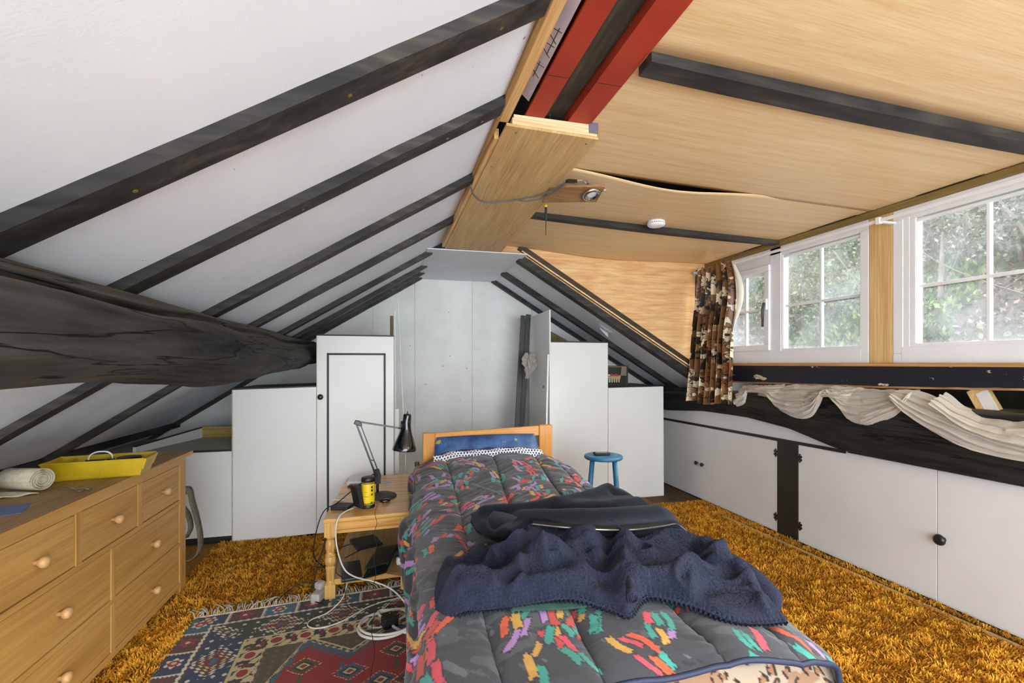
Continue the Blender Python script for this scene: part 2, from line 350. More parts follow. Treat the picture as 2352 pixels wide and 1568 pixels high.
def secR(y):
    bot = np.interp(y, [1.0,1.55,1.92,2.28,2.5,2.65,2.95,3.41,4.0,4.57], [.752,.750,.747,.748,.755,.780,.842,.88,.876,.83]); top = np.interp(y, [1,4.6], [1.12,1.085])
    h = top-bot; x = 2.86+.012*math.sin(y*2.3)
    return [(x, bot+h*.45), (x+.01, bot+h*.75), (x+.07, top), (x+.2, top+.01), (x+.3, bot+h*.6), (x+.28, bot+h*.2), (x+.17, bot), (x+.06, bot+.015)]
purlin('purlin_beam', secR, OLDR, 'curved black oak beam below the windows, draped with net curtain', Y0, YE-.02, seed=9)
# ---- right side wall around the windows, dark eaves void behind the purlin
XW = 2.98
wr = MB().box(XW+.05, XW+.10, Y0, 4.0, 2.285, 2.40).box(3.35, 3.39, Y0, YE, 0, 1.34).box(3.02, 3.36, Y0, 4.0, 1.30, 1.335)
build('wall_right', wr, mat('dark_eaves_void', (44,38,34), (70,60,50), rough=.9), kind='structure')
build('trim_window_head', MB().box(XW-.012, XW+.06, Y0, 4.0, 2.283, 2.325), OLIVE, kind='structure', bevel=.002)
build('trim_window_sill', MB().box(XW-.05, XW+.09, Y0, 4.0, 1.333, 1.352), wood('tan_sill', (176,128,76), (196,150,96), 'y'), kind='structure', bevel=.003)
mb = MB().tube([(XW-.02, y, 2.338+.004*math.sin(y*9)) for y in np.linspace(Y0, 3.98, 60)], .012, 6)
tag(build('sealing_strip', mb, BLK, smooth=True), 'black crinkled strip between veneer ceiling and window head', 'strip')
# raw pine strip under sill and peeling navy board
ys = np.linspace(Y0, 3.9, 160)
P = []
for k in range(5):
    z = [(1.333, 0), (1.333, -.03), (None, -.03), (None, 0), (1.333, 0)][k]
    P.append([(XW-.02+z[1], y, z[0] if z[0] else np.interp(y, [1.5,2.2,3.6], [1.235,1.212,1.196])+.006*fbm(np.array([y*14]), np.array([k//2*0.]), 3)[0]) for y in ys])
mb = MB().grid(np.array(P)); tag(build('window_apron', mb, NAVYP), 'navy painted board with flaking paint under the window sill', 'board')
P = []
for k, (dx, dz) in enumerate(((-.012,.004),(-.014,-.012),(.03,-.014),(.03,.004),(-.012,.004))):
    P.append([(XW-.02+dx-.01, y, np.interp(y, [1.5,2.2,3.6], [1.235,1.212,1.196])+dz+.004*fbm(np.array([y*20]), np.array([k*.3]), 8)[0]) for y in ys])
tag(build('apron_lath', MB().grid(np.array(P)), wood('raw_splintered_pine', (140,96,56), (196,150,100), 'y', 30, 2)), 'splintered raw wood lath along the bottom of the navy board', 'lath')
mb = MB().beam((3.0,1.80,1.215),(2.97,1.69,1.03),.075,.06,(1,0,0)); st = tag(build('strut', mb, PINEZ, bevel=.002), 'short pine strut with flaking white paint above the black oak beam', 'strut')
build('paint_flake', MB().beam((2.966,1.765,1.205),(2.936,1.665,1.035),.055,.003,(1,0,0)), peel('peeling_white_paint', (226,224,222), (186,140,88), 'z', .6), st)
tag(build('strut', MB().beam((2.99,2.93,1.205),(2.965,2.86,1.12),.05,.05,(1,0,0)), PINEZ, bevel=.002), 'small raw pine strut stub behind the net curtain', 'strut')
# ---- windows
GLASS, t_, b_ = newmat('dusty_window_glass'); t_.nodes.remove(b_)
tr = nd(t_, 'ShaderNodeBsdfTransparent'); gl = nd(t_, 'ShaderNodeBsdfGlossy'); gl.inputs['Roughness'].default_value = .02
df = nd(t_, 'ShaderNodeBsdfTranslucent'); df.inputs[0].default_value = (.9,.92,.95,1)
m1 = nd(t_, 'ShaderNodeMixShader'); m2 = nd(t_, 'ShaderNodeMixShader'); fr = nd(t_, 'ShaderNodeFresnel'); fr.inputs[0].default_value = 1.3
t_.links.new(fr.outputs[0], m1.inputs[0]); t_.links.new(tr.outputs[0], m1.inputs[1]); t_.links.new(gl.outputs[0], m1.inputs[2])
dn = ramp(t_, noise(t_, coords(t_), 3, 4), [(.35, (.02,.02,.02)), (.75, (.10,.10,.10))]); t_.links.new(dn, m2.inputs[0])
t_.links.new(m1.outputs[0], m2.inputs[1]); t_.links.new(df.outputs[0], m2.inputs[2]); t_.links.new(m2.outputs[0], t_.nodes['Material Output'].inputs[0])
def frame(mb, y0, y1, z0, z1, w, x0, x1):
    mb.box(x0, x1, y0, y1, z0, z0+w).box(x0, x1, y0, y1, z1-w, z1).box(x0, x1, y0, y0+w, z0+w, z1-w).box(x0, x1, y1-w, y1, z0+w, z1-w); return mb
def pane(par, y0, y1, z0, z1, ym, zm):
    build('pane', MB().box(XW+.035, XW+.039, y0-.005, y1+.005, z0-.005, z1+.005), GLASS, par)
    build('glazing_bar', MB().box(XW+.025, XW+.049, ym-.009, ym+.009, z0, z1), UPVC, par, bevel=.003)
    build('glazing_bar', MB().box(XW+.024, XW+.048, y0, y1, zm-.009, zm+.009), UPVC, par, bevel=.003)
    build('glazing_bead', frame(MB(), y0-.016, y1+.016, z0-.016, z1+.016, .017, XW+.008, XW+.04), UPVC, par, bevel=.004)
def window(name, ya, yb, fixed, case, handle=True):
    r = bpy.data.objects.new(name, None); COL.objects.link(r); r.location = (XW, (ya+yb)/2, 1.352); ROOT[r.name] = np.array(r.location); r['kind'] = 'structure'
    zb, zt = 1.352, 2.283
    mb = frame(MB(), ya, yb, zb, zt, .06, XW, XW+.07)
    mb.box(XW-.001, XW+.068, ya+.05, yb-.05, zb, zb+.10)
    lo, hi = (fixed[1], case[0]) if case[0] > fixed[1] else (case[1], fixed[0])
    mb.box(XW, XW+.07, lo+.02, hi-.045, zb, zt)
    for (p0, p1, q0, q1, lo_, hi_) in ((fixed[0]-.038, fixed[1]+.038, 1.437, 2.243, *sorted((ya, yb))), (case[0]-.048, case[1]+.048, 1.46, 2.156, ya, yb)):
        a0 = max(ya+.01, p0-.07); a1 = min(yb-.01, p1+.07)
        mb.box(XW+.003, XW+.066, a0, a1, q1, zt-.02).box(XW+.003, XW+.066, a0, a1, zb+.02, q0).box(XW+.003, XW+.066, a0, p0, q0, q1).box(XW+.003, XW+.066, p1, a1, q0, q1)
    build('frame', mb, UPVC, r, bevel=.004)
    mb = MB(); y0, y1, z0, z1 = fixed[0], fixed[1], 1.465, 2.185
    mb = frame(MB(), y0-.04, y1+.04, z0-.03, z1+.06, .035, XW+.004, XW+.06); build('fixed_light_frame', mb, UPVC, r, bevel=.004)
    pane(r, y0, y1, z0, z1, (y0+y1)/2, (z0+z1)/2-.02)
    y0, y1, z0, z1 = case[0], case[1], 1.508, 2.098
    s = build('sash', frame(MB(), y0-.05, y1+.05, z0-.05, z1+.06, .05, XW-.018, XW+.05), UPVC, r, bevel=.005)
    pane(r, y0, y1, z0, z1, (y0+y1)/2, (z0+z1)/2)
    if handle:
        mb = MB().box(XW-.035, XW-.016, y0-.04, y0-.02, 1.79, 1.88); build('handle_plate', mb, UPVC, r, bevel=.003)
        build('handle', MB().tube([(XW-.045, y0-.03, 1.845), (XW-.055, y0-.028, 1.80), (XW-.055, y0-.026, 1.65)], [.011,.012,.009], 8), mat('grey_handle', (70,70,72), rough=.4), r, smooth=True)
window('window_1', 2.372, 3.86, (2.435, 3.06), (3.235, 3.75))
window('window_2', .60, 2.222, (1.43, 2.088), (.72, 1.24))
window('window_3', -1.2, .45, (-.3, .33), (-1.08, -.5), False)
tag(build('window_post', MB().box(XW+.0, XW+.09, 2.225, 2.367, 1.352, 2.283), PINEZ, bevel=.002), 'bare pine post with a dark knot between the two white windows', 'post')
build('trim_near_post', MB().box(XW, XW+.09, .453, .597, 1.352, 2.283), PINEZ, kind='structure', bevel=.002)
# ================================================================ RIDGE: steels, old ridge timber, boxed-in section
def steel(x0, x1, web_left, label):
    mb = MB(); z = 2.385
    mb.box(x0, x1, Y0, 1.93, z, z+.011).box(x0, x1, Y0, 1.93, z+.17, z+.18)
    xa = x0 if web_left else x1-.009; mb.box(xa, xa+.009, Y0, 1.93, z+.011, z+.17)
    t = thing('steel_beam', label, 'steel beam', ((x0+x1)/2, .3, z), 'red steel channels at the ridge')
    build('channel', mb, RED, t, bevel=.001)
    build('scribe_line', MB().box(x0+.002, x1-.002, 1.60, 1.603, z-.0006, z+.001), BLK, t)
steel(.538, .622, False, 'red oxide steel channel on the white slope side of the ridge timber')
steel(.728, .832, True, 'red oxide steel channel next to the veneer ceiling')
ys = np.linspace(Y0, 1.93, 60); P = []
for (dx, dz) in ((-.048,.14),(-.046,.0),(.044,.004),(.05,.14),(-.048,.14)):
    P.append(np.stack([.678+dx+.012*fbm(ys*2.5, ys*0+dx*30, 3), ys, 2.415+dz+.012*fbm(ys*3+5, ys*0+dx*9, 4)], -1))
tag(build('ridge_timber', MB().grid(np.array(P)), wood('cobwebbed_ridge_timber', (30,28,24), (66,60,46), 'y', 16, 1.6, 80, rough=.85, c3=(110,100,72), pos=(.3,.85))), 'old cobwebbed black ridge timber between the two red steels', 'beam')
mb = MB()
for i in range(40):
    y = random.uniform(.8, 1.85); x = random.choice((.628, .725)); a = np.array([x, y, 2.44]); pts = [a+np.array([random.uniform(-.012,.012), random.uniform(-.03,.03), random.uniform(-.014,.0)])*k for k in range(4)]
    mb.tube(catmull(pts, 4), .0005, 4)
o = tag(build('cobweb', mb, mat('dusty_cobweb', (120,115,100), rough=1)), 'dusty cobwebs hanging between ridge timber and red steels', 'cobweb'); o['kind'] = 'stuff'
# pine board on edge along the top of the white slope
mb = MB().box(.425, .468, Y0, 1.90, 2.352, 2.47); tag(build('ridge_batten', mb, PINE, bevel=.002), 'pale sawn pine batten along the red steels with a knot', 'batten')
mb = MB().box(.408, .424, Y0, 3.80, 2.335, 2.47); tag(build('ridge_facing', mb, wood('tan_facing', (150,112,62), (176,136,84), 'y'), bevel=.002), 'thin tan board closing the top of the white slope', 'board')
FOIL = mat('lilac_foil', (176,170,190), (196,192,206), scale=8, rough=.35, spec=.6)
t = thing('insulation_board', 'foam insulation board with lilac foil and black print beside the red steel', 'insulation', (.5, .3, 2.44))
build('foam', MB().prism([(.472,2.45),(.493,2.43),(.493,2.50),(.472,2.50)], 'y', Y0, 1.84), mat('yellow_foam', (150,116,52), (176,142,72), rough=.9, bs=90, bstr=.4), t)
build('foil_face', MB().prism([(.4935,2.425),(.527,2.395),(.527,2.42),(.4935,2.45)], 'y', Y0, 1.80), FOIL, t)
mb = MB()
for k, y in enumerate((1.42, 1.45, 1.49, 1.52, 1.60, 1.64)):
    mb.beam((.498,y,2.4205),(.522,y+(.012 if k%2 else -.012),2.399),.0025,.001)
mb.beam((.512,1.40,2.4075),(.512,1.53,2.4075),.0025,.001).beam((.505,1.58,2.414),(.505,1.67,2.414),.0025,.001)
build('print', mb, BLK, t)
# plywood box at the far part of the ridge
def pz(y): return np.interp(y, [1.86,3.79], [2.322,2.270])
t = thing('ridge_box', 'plywood boxing with pine blocks hiding the far part of the ridge', 'boxing', (.65, 2.8, 2.27))
mb = MB()
def q(x, y, dz): return (x, y, pz(y)+dz)
vs = [q(.452,1.865,0), q(.868,1.885,0), q(.872,3.79,0), q(.405,3.77,0)]; vs += [(a, b, c+.012) for a, b, c in vs]
build('plywood_panel', MB().add(vs, [(0,1,2,3),(7,6,5,4),(0,4,5,1),(1,5,6,2),(2,6,7,3),(3,7,4,0)]), PLYB, t, bevel=.001)
build('pine_block', MB().add([(.478,1.87,2.335),(.862,1.885,2.335),(.862,1.94,2.335),(.478,1.94,2.335),(.478,1.87,2.362),(.862,1.885,2.362),(.862,1.94,2.362),(.478,1.94,2.362)], [(0,3,2,1),(4,5,6,7),(0,1,5,4),(1,2,6,5),(2,3,7,6),(3,0,4,7)]), PINEX, t, bevel=.002)
build('pine_block', MB().box(.488,.852,1.885,1.95,2.363,2.384), PINEX, t, bevel=.002)
build('side_batten', MB().add([q(.428,1.99,.005),q(.448,1.99,.005),q(.402,3.75,.005),q(.384,3.75,.005),q(.428,1.99,.05),q(.448,1.99,.05),q(.402,3.75,.05),q(.384,3.75,.05)], [(0,1,2,3),(7,6,5,4),(0,4,5,1),(1,5,6,2),(2,6,7,3),(3,7,4,0)]), PINE, t)
build('side_panel', MB().box(.860,.868,1.9,3.79,2.32,2.41), PLYB, t)
for x, y in ((.505,1.91),(.83,1.93),(.47,2.25),(.80,2.35),(.48,3.0),(.84,3.3)):
    build('screw', MB().lathe([(.0055,0),(.0055,.002),(.002,.003)], (x, y, pz(y)), (0,0,-1), 10), mat('steel_screw', (150,146,136), metal=.8, rough=.4) if 'steel_screw' not in bpy.data.materials else bpy.data.materials['steel_screw'], t)
build('joist_plate', MB().box(.822,.866,1.882,1.886,2.345,2.392), mat('galvanised_plate', (120,112,130), rough=.4, metal=.4), t)
# ---- dangling downlight, cable, connector
CHROME = mat('chrome', (205,205,210), rough=.12, metal=1)
DARKP = mat('black_plastic', (22,22,23), rough=.4)
t = thing('downlight', 'loose chrome downlight on a scrap board hung from the ridge box', 'downlight', (1.02, 2.42, 2.27))
a = np.array
LX, LY, LZ = 1.03, 2.40, 2.275
build('scrap_board', MB().add([(.83,2.42,2.305),(1.115,2.335,2.305),(1.125,2.47,2.268),(.83,2.56,2.268),(.83,2.42,2.319),(1.115,2.335,2.319),(1.125,2.47,2.282),(.83,2.56,2.282)], [(0,3,2,1),(4,5,6,7),(0,1,5,4),(1,2,6,5),(2,3,7,6),(3,0,4,7)]), wood('tan_scrap', (128,92,56), (152,114,74), 'x'), t, bevel=.001)
dax = N((.12,-.35,-1)); c0 = a((1.065,2.405,2.285))
build('rim', MB().lathe([(.030,0),(.049,-.002),(.052,.004),(.044,.015),(.032,.012),(.028,.003)], c0, dax, 32), CHROME, t, smooth=True)
build('bulb', MB().lathe([(.029,.002),(.026,.006),(.014,.008),(.004,.0085)], c0, dax, 24), mat('bulb_glass', (215,215,215), (170,170,170), scale=120, rough=.15, spec=.8), t, smooth=True)
build('spring_clip', MB().tube([(1.10,2.37,2.29),(1.135,2.355,2.298),(1.135,2.345,2.298),(1.10,2.36,2.29)], .002, 6), CHROME, t, smooth=True)
build('lamp_holder', MB().lathe([(.014,0),(.016,.004),(.016,.03),(.012,.033),(.010,.045)], (1.05,2.42,2.30), (0,.1,1), 16), DARKP, t, smooth=True)
build('holder_collar', MB().lathe([(.013,-.012),(.017,-.01),(.017,.0),(.013,.003)], (1.05,2.42,2.30), (0,.1,1), 16), mat('ceramic_grey', (190,186,178)), t, smooth=True)
build('lead', MB().tube(catmull([(1.05,2.425,2.343),(1.02,2.41,2.355),(.97,2.36,2.335),(.925,2.30,2.305)], 8), .0028, 6), mat('white_lead', (214,208,196)), t, smooth=True)
build('lead', MB().tube(catmull([(1.054,2.42,2.343),(1.03,2.39,2.350),(.985,2.345,2.325),(.928,2.295,2.30)], 8), .0025, 6), mat('grey_lead', (120,118,112)), t, smooth=True)
build('connector_block', MB().beam((.868,2.262,2.285),(.93,2.300,2.302),.022,.016), DARKP, t, bevel=.002)
CAB = mat('grey_cable', (96,96,98), rough=.5)
mb = MB().tube(catmull([(.402,2.47,2.30),(.405,2.465,2.285),(.43,2.53,2.268),(.50,2.61,2.262),(.60,2.58,2.262),(.70,2.52,2.266),(.80,2.42,2.272),(.872,2.265,2.284)], 10), .0048, 8)
tag(build('lamp_cable', mb, CAB, smooth=True), 'grey twin cable sagging across the plywood box to the downlight', 'cable')
mb = MB().tube(catmull([(.66,2.555,2.270),(.74,2.52,2.258),(.82,2.43,2.262),(.868,2.28,2.278)], 10), .0036, 8)
tag(build('lamp_cable', mb, CAB, smooth=True), 'shorter grey cable loop beside the downlight connector', 'cable')
# screwdriver stuck up behind the box edge
t = thing('screwdriver', 'small screwdriver with yellow and black handle hanging from the box edge', 'screwdriver', (.876,2.63,2.11))
x, y = .876, 2.63
YEL = mat('yellow_plastic', (232,196,28), rough=.4)
build('cap', MB().lathe([(.004,2.288-2.11),(.009,.176),(.010,.168),(.009,.160)], (x,y,2.11), (0,0,1), 14), YEL, t, smooth=True)
build('grip', MB().lathe([(.006,.16),(.0075,.155),(.0075,.10),(.006,.085),(.004,.08)], (x,y,2.11), (0,0,1), 14), mat('dark_grip', (38,46,54), rough=.5), t, smooth=True)
build('shaft', MB().lathe([(.0022,.08),(.0022,.01),(.0028,.0),(.001,-.004)], (x,y,2.11), (0,0,1), 8), mat('steel_shaft', (90,88,80), metal=.9, rough=.35), t, smooth=True)
# smoke alarm
t = thing('smoke_alarm', 'round white smoke alarm fixed to the veneer ceiling', 'smoke alarm', (1.80,2.95,2.33))
WP = mat('white_plastic', (236,234,238), rough=.35)
sc = (1.80, 2.955, zc(1.8)-.008)
build('base', MB().lathe([(.058,0),(.060,.008),(.058,.014)], sc, (0,0,-1), 32), WP, t, smooth='auto')
build('cover', MB().lathe([(.056,.020),(.061,.024),(.060,.030),(.05,.038),(.03,.042),(.004,.043)], sc, (0,0,-1), 36), WP, t, smooth=True)
for k in range(26):
    an = 2*PI*k/26; p = np.array(sc)+a((math.cos(an)*.0585, math.sin(an)*.0585, -.017))
    build('vent_fin', MB().obox(p, a((math.cos(an),math.sin(an),0)), a((-math.sin(an),math.cos(an),0)), a((0,0,1)), .004, .008, .007), WP, t)
build('vent_shadow', MB().lathe([(.055,.013),(.055,.021)], sc, (0,0,-1), 24), BLK, t)
build('test_button', MB().beam((1.785,2.925,sc[2]-.041),(1.815,2.920,sc[2]-.041),.008,.002), mat('pale_grey_plastic', (200,198,204)), t)
# ================================================================ CUPBOARDS AT THE END WALL
EDGE = mat('bare_chipboard_edge', (206,188,158), (180,158,124), scale=60, rough=.8)
KNOBM = mat('dark_knob', (30,27,26), rough=.35)
def knob(parent, c, ax, r=.018, name='knob', m=None):
    return build(name, MB().lathe([(r*.45,0),(r*.4,r*.35),(r*.75,r*.6),(r,r*1.0),(r*.9,r*1.35),(r*.55,r*1.55),(.002,r*1.6)], c, ax, 20), m or KNOBM, parent, smooth=True)
# low counter unit behind the chest
t = thing('low_cupboard', 'low white cupboard with recessed top between chest and tall cupboards', 'cupboard', (-1.5,4.2,0))
build('door', MB().box(-2.05,-1.168,3.955,3.975,.055,.695), CUP, t, bevel=.002)
build('body', MB().box(-2.05,-1.168,3.976,4.62,.055,.66), CUP, t)
build('plinth', MB().box(-2.05,-1.168,3.99,4.02,0,.054), BLK, t)
build('worktop', MB().box(-2.05,-1.168,3.95,4.66,.696,.706), mat('greige_worktop', (176,170,160), (164,158,148), rough=.5), t)
build('top_edging', MB().box(-2.05,-1.168,3.944,3.95,.693,.708), BLK, t)
build('back_upstand', MB().box(-1.62,-1.168,4.64,4.66,.706,.80), wood('ochre_board', (170,144,72), (186,160,92), 'x'), t)
build('side_upstand', MB().add([(-1.81,3.955,.706),(-1.79,3.955,.706),(-1.60,4.66,.706),(-1.62,4.66,.706),(-1.81,3.955,.748),(-1.79,3.955,.748),(-1.60,4.66,.79),(-1.62,4.66,.79)], [(0,3,2,1),(4,5,6,7),(0,1,5,4),(1,2,6,5),(2,3,7,6),(3,0,4,7)]), CUP, t)
build('side_upstand_cap', MB().beam((-1.80,3.955,.752),(-1.61,4.66,.794),.024,.006), BLK, t)
# middle cupboard
t = thing('middle_cupboard', 'waist-high white cupboard between the low counter and the black-trimmed door', 'cupboard', (-.87,4.2,0))
vs = lambda y, d: [(-1.162,y,.0+d),(-.575,y,.022+d)]
build('door', MB().prism([(-1.162,-.0),(-.576,.024),(-.576,1.168),(-1.162,1.153)], 'y', 3.945, 3.964), CUP, t, bevel=.0015)
build('door_edge', MB().prism([(-1.168,.0),(-1.1622,.0),(-1.1622,1.153),(-1.168,1.153)], 'y', 3.945, 3.964), EDGE, t)
build('body', MB().box(-1.162,-.576,3.966,4.6,.02,1.12), CUP, t)
build('top', MB().prism([(-1.165,1.154),(-.578,1.169),(-.578,1.178),(-1.165,1.163)], 'y', 3.955, 4.6), BLK, t)
build('foot', MB().box(-1.155,-1.13,3.97,4.0,-.0,.03), CUP, t)
# tall cupboard with black-trimmed door
t = thing('tall_cupboard', 'tall white cupboard with a black moulding rectangle on its door', 'cupboard', (-.28,4.2,0))
d = build('door', MB().box(-.571,.012,3.945,3.964,.02,1.570), CUP, t, bevel=.0015)
build('top', MB().box(-.575,.014,3.95,4.55,1.571,1.582), BLK, t)
build('body', MB().box(-.571,.008,3.966,4.5,.02,1.569), CUP, t)
build('side_edge', MB().box(-.575,-.5712,3.945,3.964,.02,1.570), EDGE, t)
build('plinth', MB().box(-.571,.008,3.975,3.99,0,.02), BLK, t)
for nm, b in (('moulding',(-.497,-.482,.05,1.434)),('moulding',(-.066,-.051,.05,1.434)),('moulding',(-.497,-.051,1.419,1.434)),('moulding',(-.497,-.051,.05,.065))):
    build(nm, MB().box(b[0],b[1],3.936,3.945,b[2],b[3]), BLK, d, bevel=.003)
knob(d, (-.543,3.944,1.09), (0,-1,0), .022)
# loose laths leaning in the gap beside the tall cupboard
WPT = mat('white_painted_lath', (228,226,216), (214,210,198), scale=8, rough=.6)
tag(build('lath', MB().beam((.035,4.10,.0),(.022,4.16,1.80),.012,.02,(0,1,0)), WPT, bevel=.002), 'straight white lath standing against the tall cupboard side', 'lath')
tag(build('lath', MB().beam((.135,4.05,.0),(.050,4.35,1.93),.010,.022,(0,1,0)), WPT, bevel=.002), 'slim white lath leaning out behind the desk lamp', 'lath')
tag(build('lath', MB().box(.02,.055,3.98,3.995,0,.98), mat('dull_white_strip', (212,210,204)), bevel=.002), 'flat white strip standing behind the desk lamp shade', 'lath')
tag(build('post_offcut', MB().box(-.02,.012,4.56,4.60,1.583,1.80), wood('brown_offcut', (92,72,44), (120,96,62), 'z')), 'brown timber offcut standing on the tall cupboard', 'offcut')
# right-hand pair
t = thing('tall_cupboard', 'tall plain white cupboard beside the headboard, behind the blue stool', 'cupboard', (1.77,4.6,0))
build('front_panel', MB().box(1.475,2.072,4.28,4.298,.03,1.556), CUP, t, bevel=.0015)
build('body', MB().box(1.478,2.07,4.30,4.95,.03,1.556), CUP, t)
build('top', MB().box(1.47,2.074,4.276,4.95,1.557,1.569), BLK, t)
build('foot', MB().box(2.045,2.068,4.30,4.34,0,.03), EDGE, t)
t = thing('short_cupboard', 'shorter white cupboard carrying the framed picture', 'cupboard', (2.38,4.6,0))
build('front_panel', MB().prism([(2.076,.0),(2.696,.0),(2.69,1.118),(2.076,1.110)], 'y', 4.28, 4.298), CUP, t, bevel=.0015)
build('body', MB().box(2.078,2.688,4.30,4.95,.0,1.108), CUP, t)
build('top', MB().prism([(2.074,1.111),(2.69,1.119),(2.69,1.127),(2.074,1.119)], 'y', 4.285, 4.95), BLK, t)
# leaning panels, planks, rag
t = thing('spare_panel', 'tall spare white panel leaning against the side of the plain cupboard', 'panel', (1.45,4.55,0))
build('sheet', MB().add([(1.452,4.235,0),(1.466,4.235,0),(1.466,4.92,0),(1.452,4.92,0),(1.444,4.235,1.862),(1.458,4.235,1.862),(1.458,4.90,1.85),(1.444,4.90,1.85)], [(0,3,2,1),(4,5,6,7),(0,1,5,4),(1,2,6,5),(2,3,7,6),(3,0,4,7)]), CUP, t)
t = thing('spare_door', 'shorter spare white door with a knob hole leaning behind the headboard', 'door panel', (1.40,4.45,0))
sh = build('sheet', MB().add([(1.372,4.18,0),(1.390,4.18,0),(1.40,4.68,0),(1.382,4.68,0),(1.415,4.20,1.437),(1.432,4.20,1.437),(1.438,4.69,1.445),(1.421,4.69,1.445)], [(0,3,2,1),(4,5,6,7),(0,1,5,4),(1,2,6,5),(2,3,7,6),(3,0,4,7)]), CUP, t)
build('knob_hole', MB().lathe([(.0,.0),(.016,.001),(.012,.003)], (1.402,4.28,1.13), (-1,0,0.03), 14), mat('brown_hole', (110,78,50)), t)
PLK = mat('charcoal_painted_plank', (52,52,54), (62,62,64), scale=8, rough=.5, bs=80, bstr=.08)
tag(build('plank', MB().beam((1.19,4.62,0),(1.345,4.80,1.86),.05,.022,(0,1,0)), PLK, bevel=.002), 'charcoal plank leaning on the end wall, the one further from the white panel', 'plank', 'charcoal planks')
tag(build('plank', MB().beam((1.25,4.66,0),(1.398,4.78,1.87),.05,.022,(0,1,0)), PLK, bevel=.002), 'charcoal plank leaning on the end wall, touching the tall white panel', 'plank', 'charcoal planks')
n, m_ = 60, 72; P = np.zeros((n, m_+1, 3))
for i in range(n):
    v = i/(n-1); w = (.022+.045*math.sin(PI*min(1, v*1.1+.05))**.8)*(1-.35*v)
    for k in range(m_+1):
        an = 2*PI*(k % m_)/m_; fo = .35*math.sin(4*an+v*7)+.22*math.sin(9*an-v*11)+.5*float(fbm(np.array([math.cos(an)*3+v*4]), np.array([math.sin(an)*3+v*6]), 5)[0])
        P[i, k] = (1.325+.02*math.sin(v*4)+w*(1+fo)*math.cos(an), 4.53+w*(1+fo)*math.sin(an)*.55, 1.45-.24*v+.012*math.sin(5*an))
tag(build('rag', MB().grid(P), mat('grey_rag', (178,172,162), (150,144,134), scale=40, rough=.95, bs=90, bstr=.6, bd=.01), smooth=True), 'crumpled grey rag hooked on the charcoal planks', 'rag')
tag(build('hardboard_offcut', MB().prism([(1.47,1.56),(2.05,1.56),(1.47,1.86)], 'y', 5.06, 5.07), wood('olive_hardboard', (110,92,44), (128,110,58), 'z')), 'olive hardboard offcut behind the tall white panel', 'board')
# framed picture
t = thing('picture_frame', 'small dark framed picture of a laden table standing on the short cupboard', 'picture', (2.33,4.45,1.12))
fy = 4.40
build('frame', MB().box(2.085,2.355,fy,fy+.016,1.124,1.136).box(2.085,2.355,fy,fy+.016,1.318,1.330).box(2.085,2.097,fy,fy+.016,1.136,1.318).box(2.343,2.355,fy,fy+.016,1.136,1.318), mat('dark_frame', (46,36,26), rough=.4), t)
build('gilt_line', MB().box(2.095,2.345,fy-.001,fy+.0,1.3175,1.321), mat('gilt', (180,146,60), rough=.4), t)
gx, gz = np.meshgrid(np.linspace(2.097,2.343,90), np.linspace(1.136,1.318,70), indexing='ij'); U = (gx-2.097)/.246; V = (gz-1.136)/.182
C = np.zeros(gx.shape+(3,)); C[:] = lin((52,50,44)); C[V > .55] = lin((44,44,38)); C[(U > .68)&(V > .5)&(U+.12*(1-V) > .78)] = lin((126,120,104))
table = (V > .36-.05*U)&(V < .48+.05*U)&(U < .72); C[table] = lin((176,150,110))
fruit = (V > .46)&(V < .60)&(U < .64)&(np.sin(U*34)*np.sin(V*40) > -.2); C[fruit] = lin((170,70,60))
C[(V > .50)&(V < .57)&(U < .25)] = lin((216,196,170)); C[(V < .34)&(V > .12)&(U < .7)&((np.sin(U*60) > .2)|(np.sin(V*70) > .75))] = lin((190,184,164))
build('print', MB().grid(np.stack([gx, np.full_like(gx, fy+.010), gz], -1)), colmat('picture_print', rough=.15, spec=.6), t, col=C.reshape(-1,3))
build('backing', MB().box(2.09,2.35,fy+.011,fy+.018,1.13,1.325), BLK, t)
# ================================================================ EAVES CUPBOARDS UNDER THE WINDOWS
XD = 2.97
def hinge(par, y, z):
    mb = MB().lathe([(.009,0),(.009,.004),(.003,.006)], (XD-.001,y,z), (-1,0,0), 10)
    for k in range(4):
        an = PI/4+k*PI/2*1.0; mb.lathe([(.010,0),(.010,.003),(.004,.005)], (XD-.001, y+.014*math.cos(an), z+.017*math.sin(an)), (-1,0,0), 10)
    for s in (-1,1): mb.lathe([(.007,0),(.007,.003)], (XD-.001, y, z+s*.027), (-1,0,0), 8)
    return build('hinge', mb, KNOBM, par)
def door(par, y0, y1, ky, kr, hy, z1=.735, kz=.357):
    d = build('door', MB().box(XD,XD+.016,y0+.0015,y1-.0015,.012,z1), CUPR, par, bevel=.0015)
    if ky: knob(d, (XD,ky,kz), (-1,0,0), kr)
    if hy is not None: hinge(d, hy, .64); hinge(d, hy, .13)
    return d
t = thing('eaves_cupboard', 'white two-door eaves cupboard in the far corner beside the short cupboard', 'cupboard', (XD,3.9,0), 'white eaves cupboards under the windows')
door(t, 4.046, 4.9, 4.112, .02, None); door(t, 3.104, 4.045, 4.022, .02, 3.118)
build('plinth', MB().box(XD+.012,XD+.03,3.1,5.1,0,.05), BLK, t)
build('top_rail', MB().beam((XD-.002,5.1,.727),(XD-.002,2.52,.755),.014,.022), BLK, t)
build('white_fillet', MB().box(XD+.004,XD+.014,2.52,5.15,.735,.93), CUPR, t)
build('carcass', MB().box(XD+.02,XD+.034,3.0,5.15,.0,.74), BLK, t)
t = thing('eaves_cupboard', 'white two-door eaves cupboard nearest the camera with one large oval knob', 'cupboard', (XD,2.0,0), 'white eaves cupboards under the windows')
door(t, 1.972, 2.905, None, 0, 2.888, z1=.752); door(t, 1.03, 1.971, 1.94, .031, None, z1=.752, kz=.374)
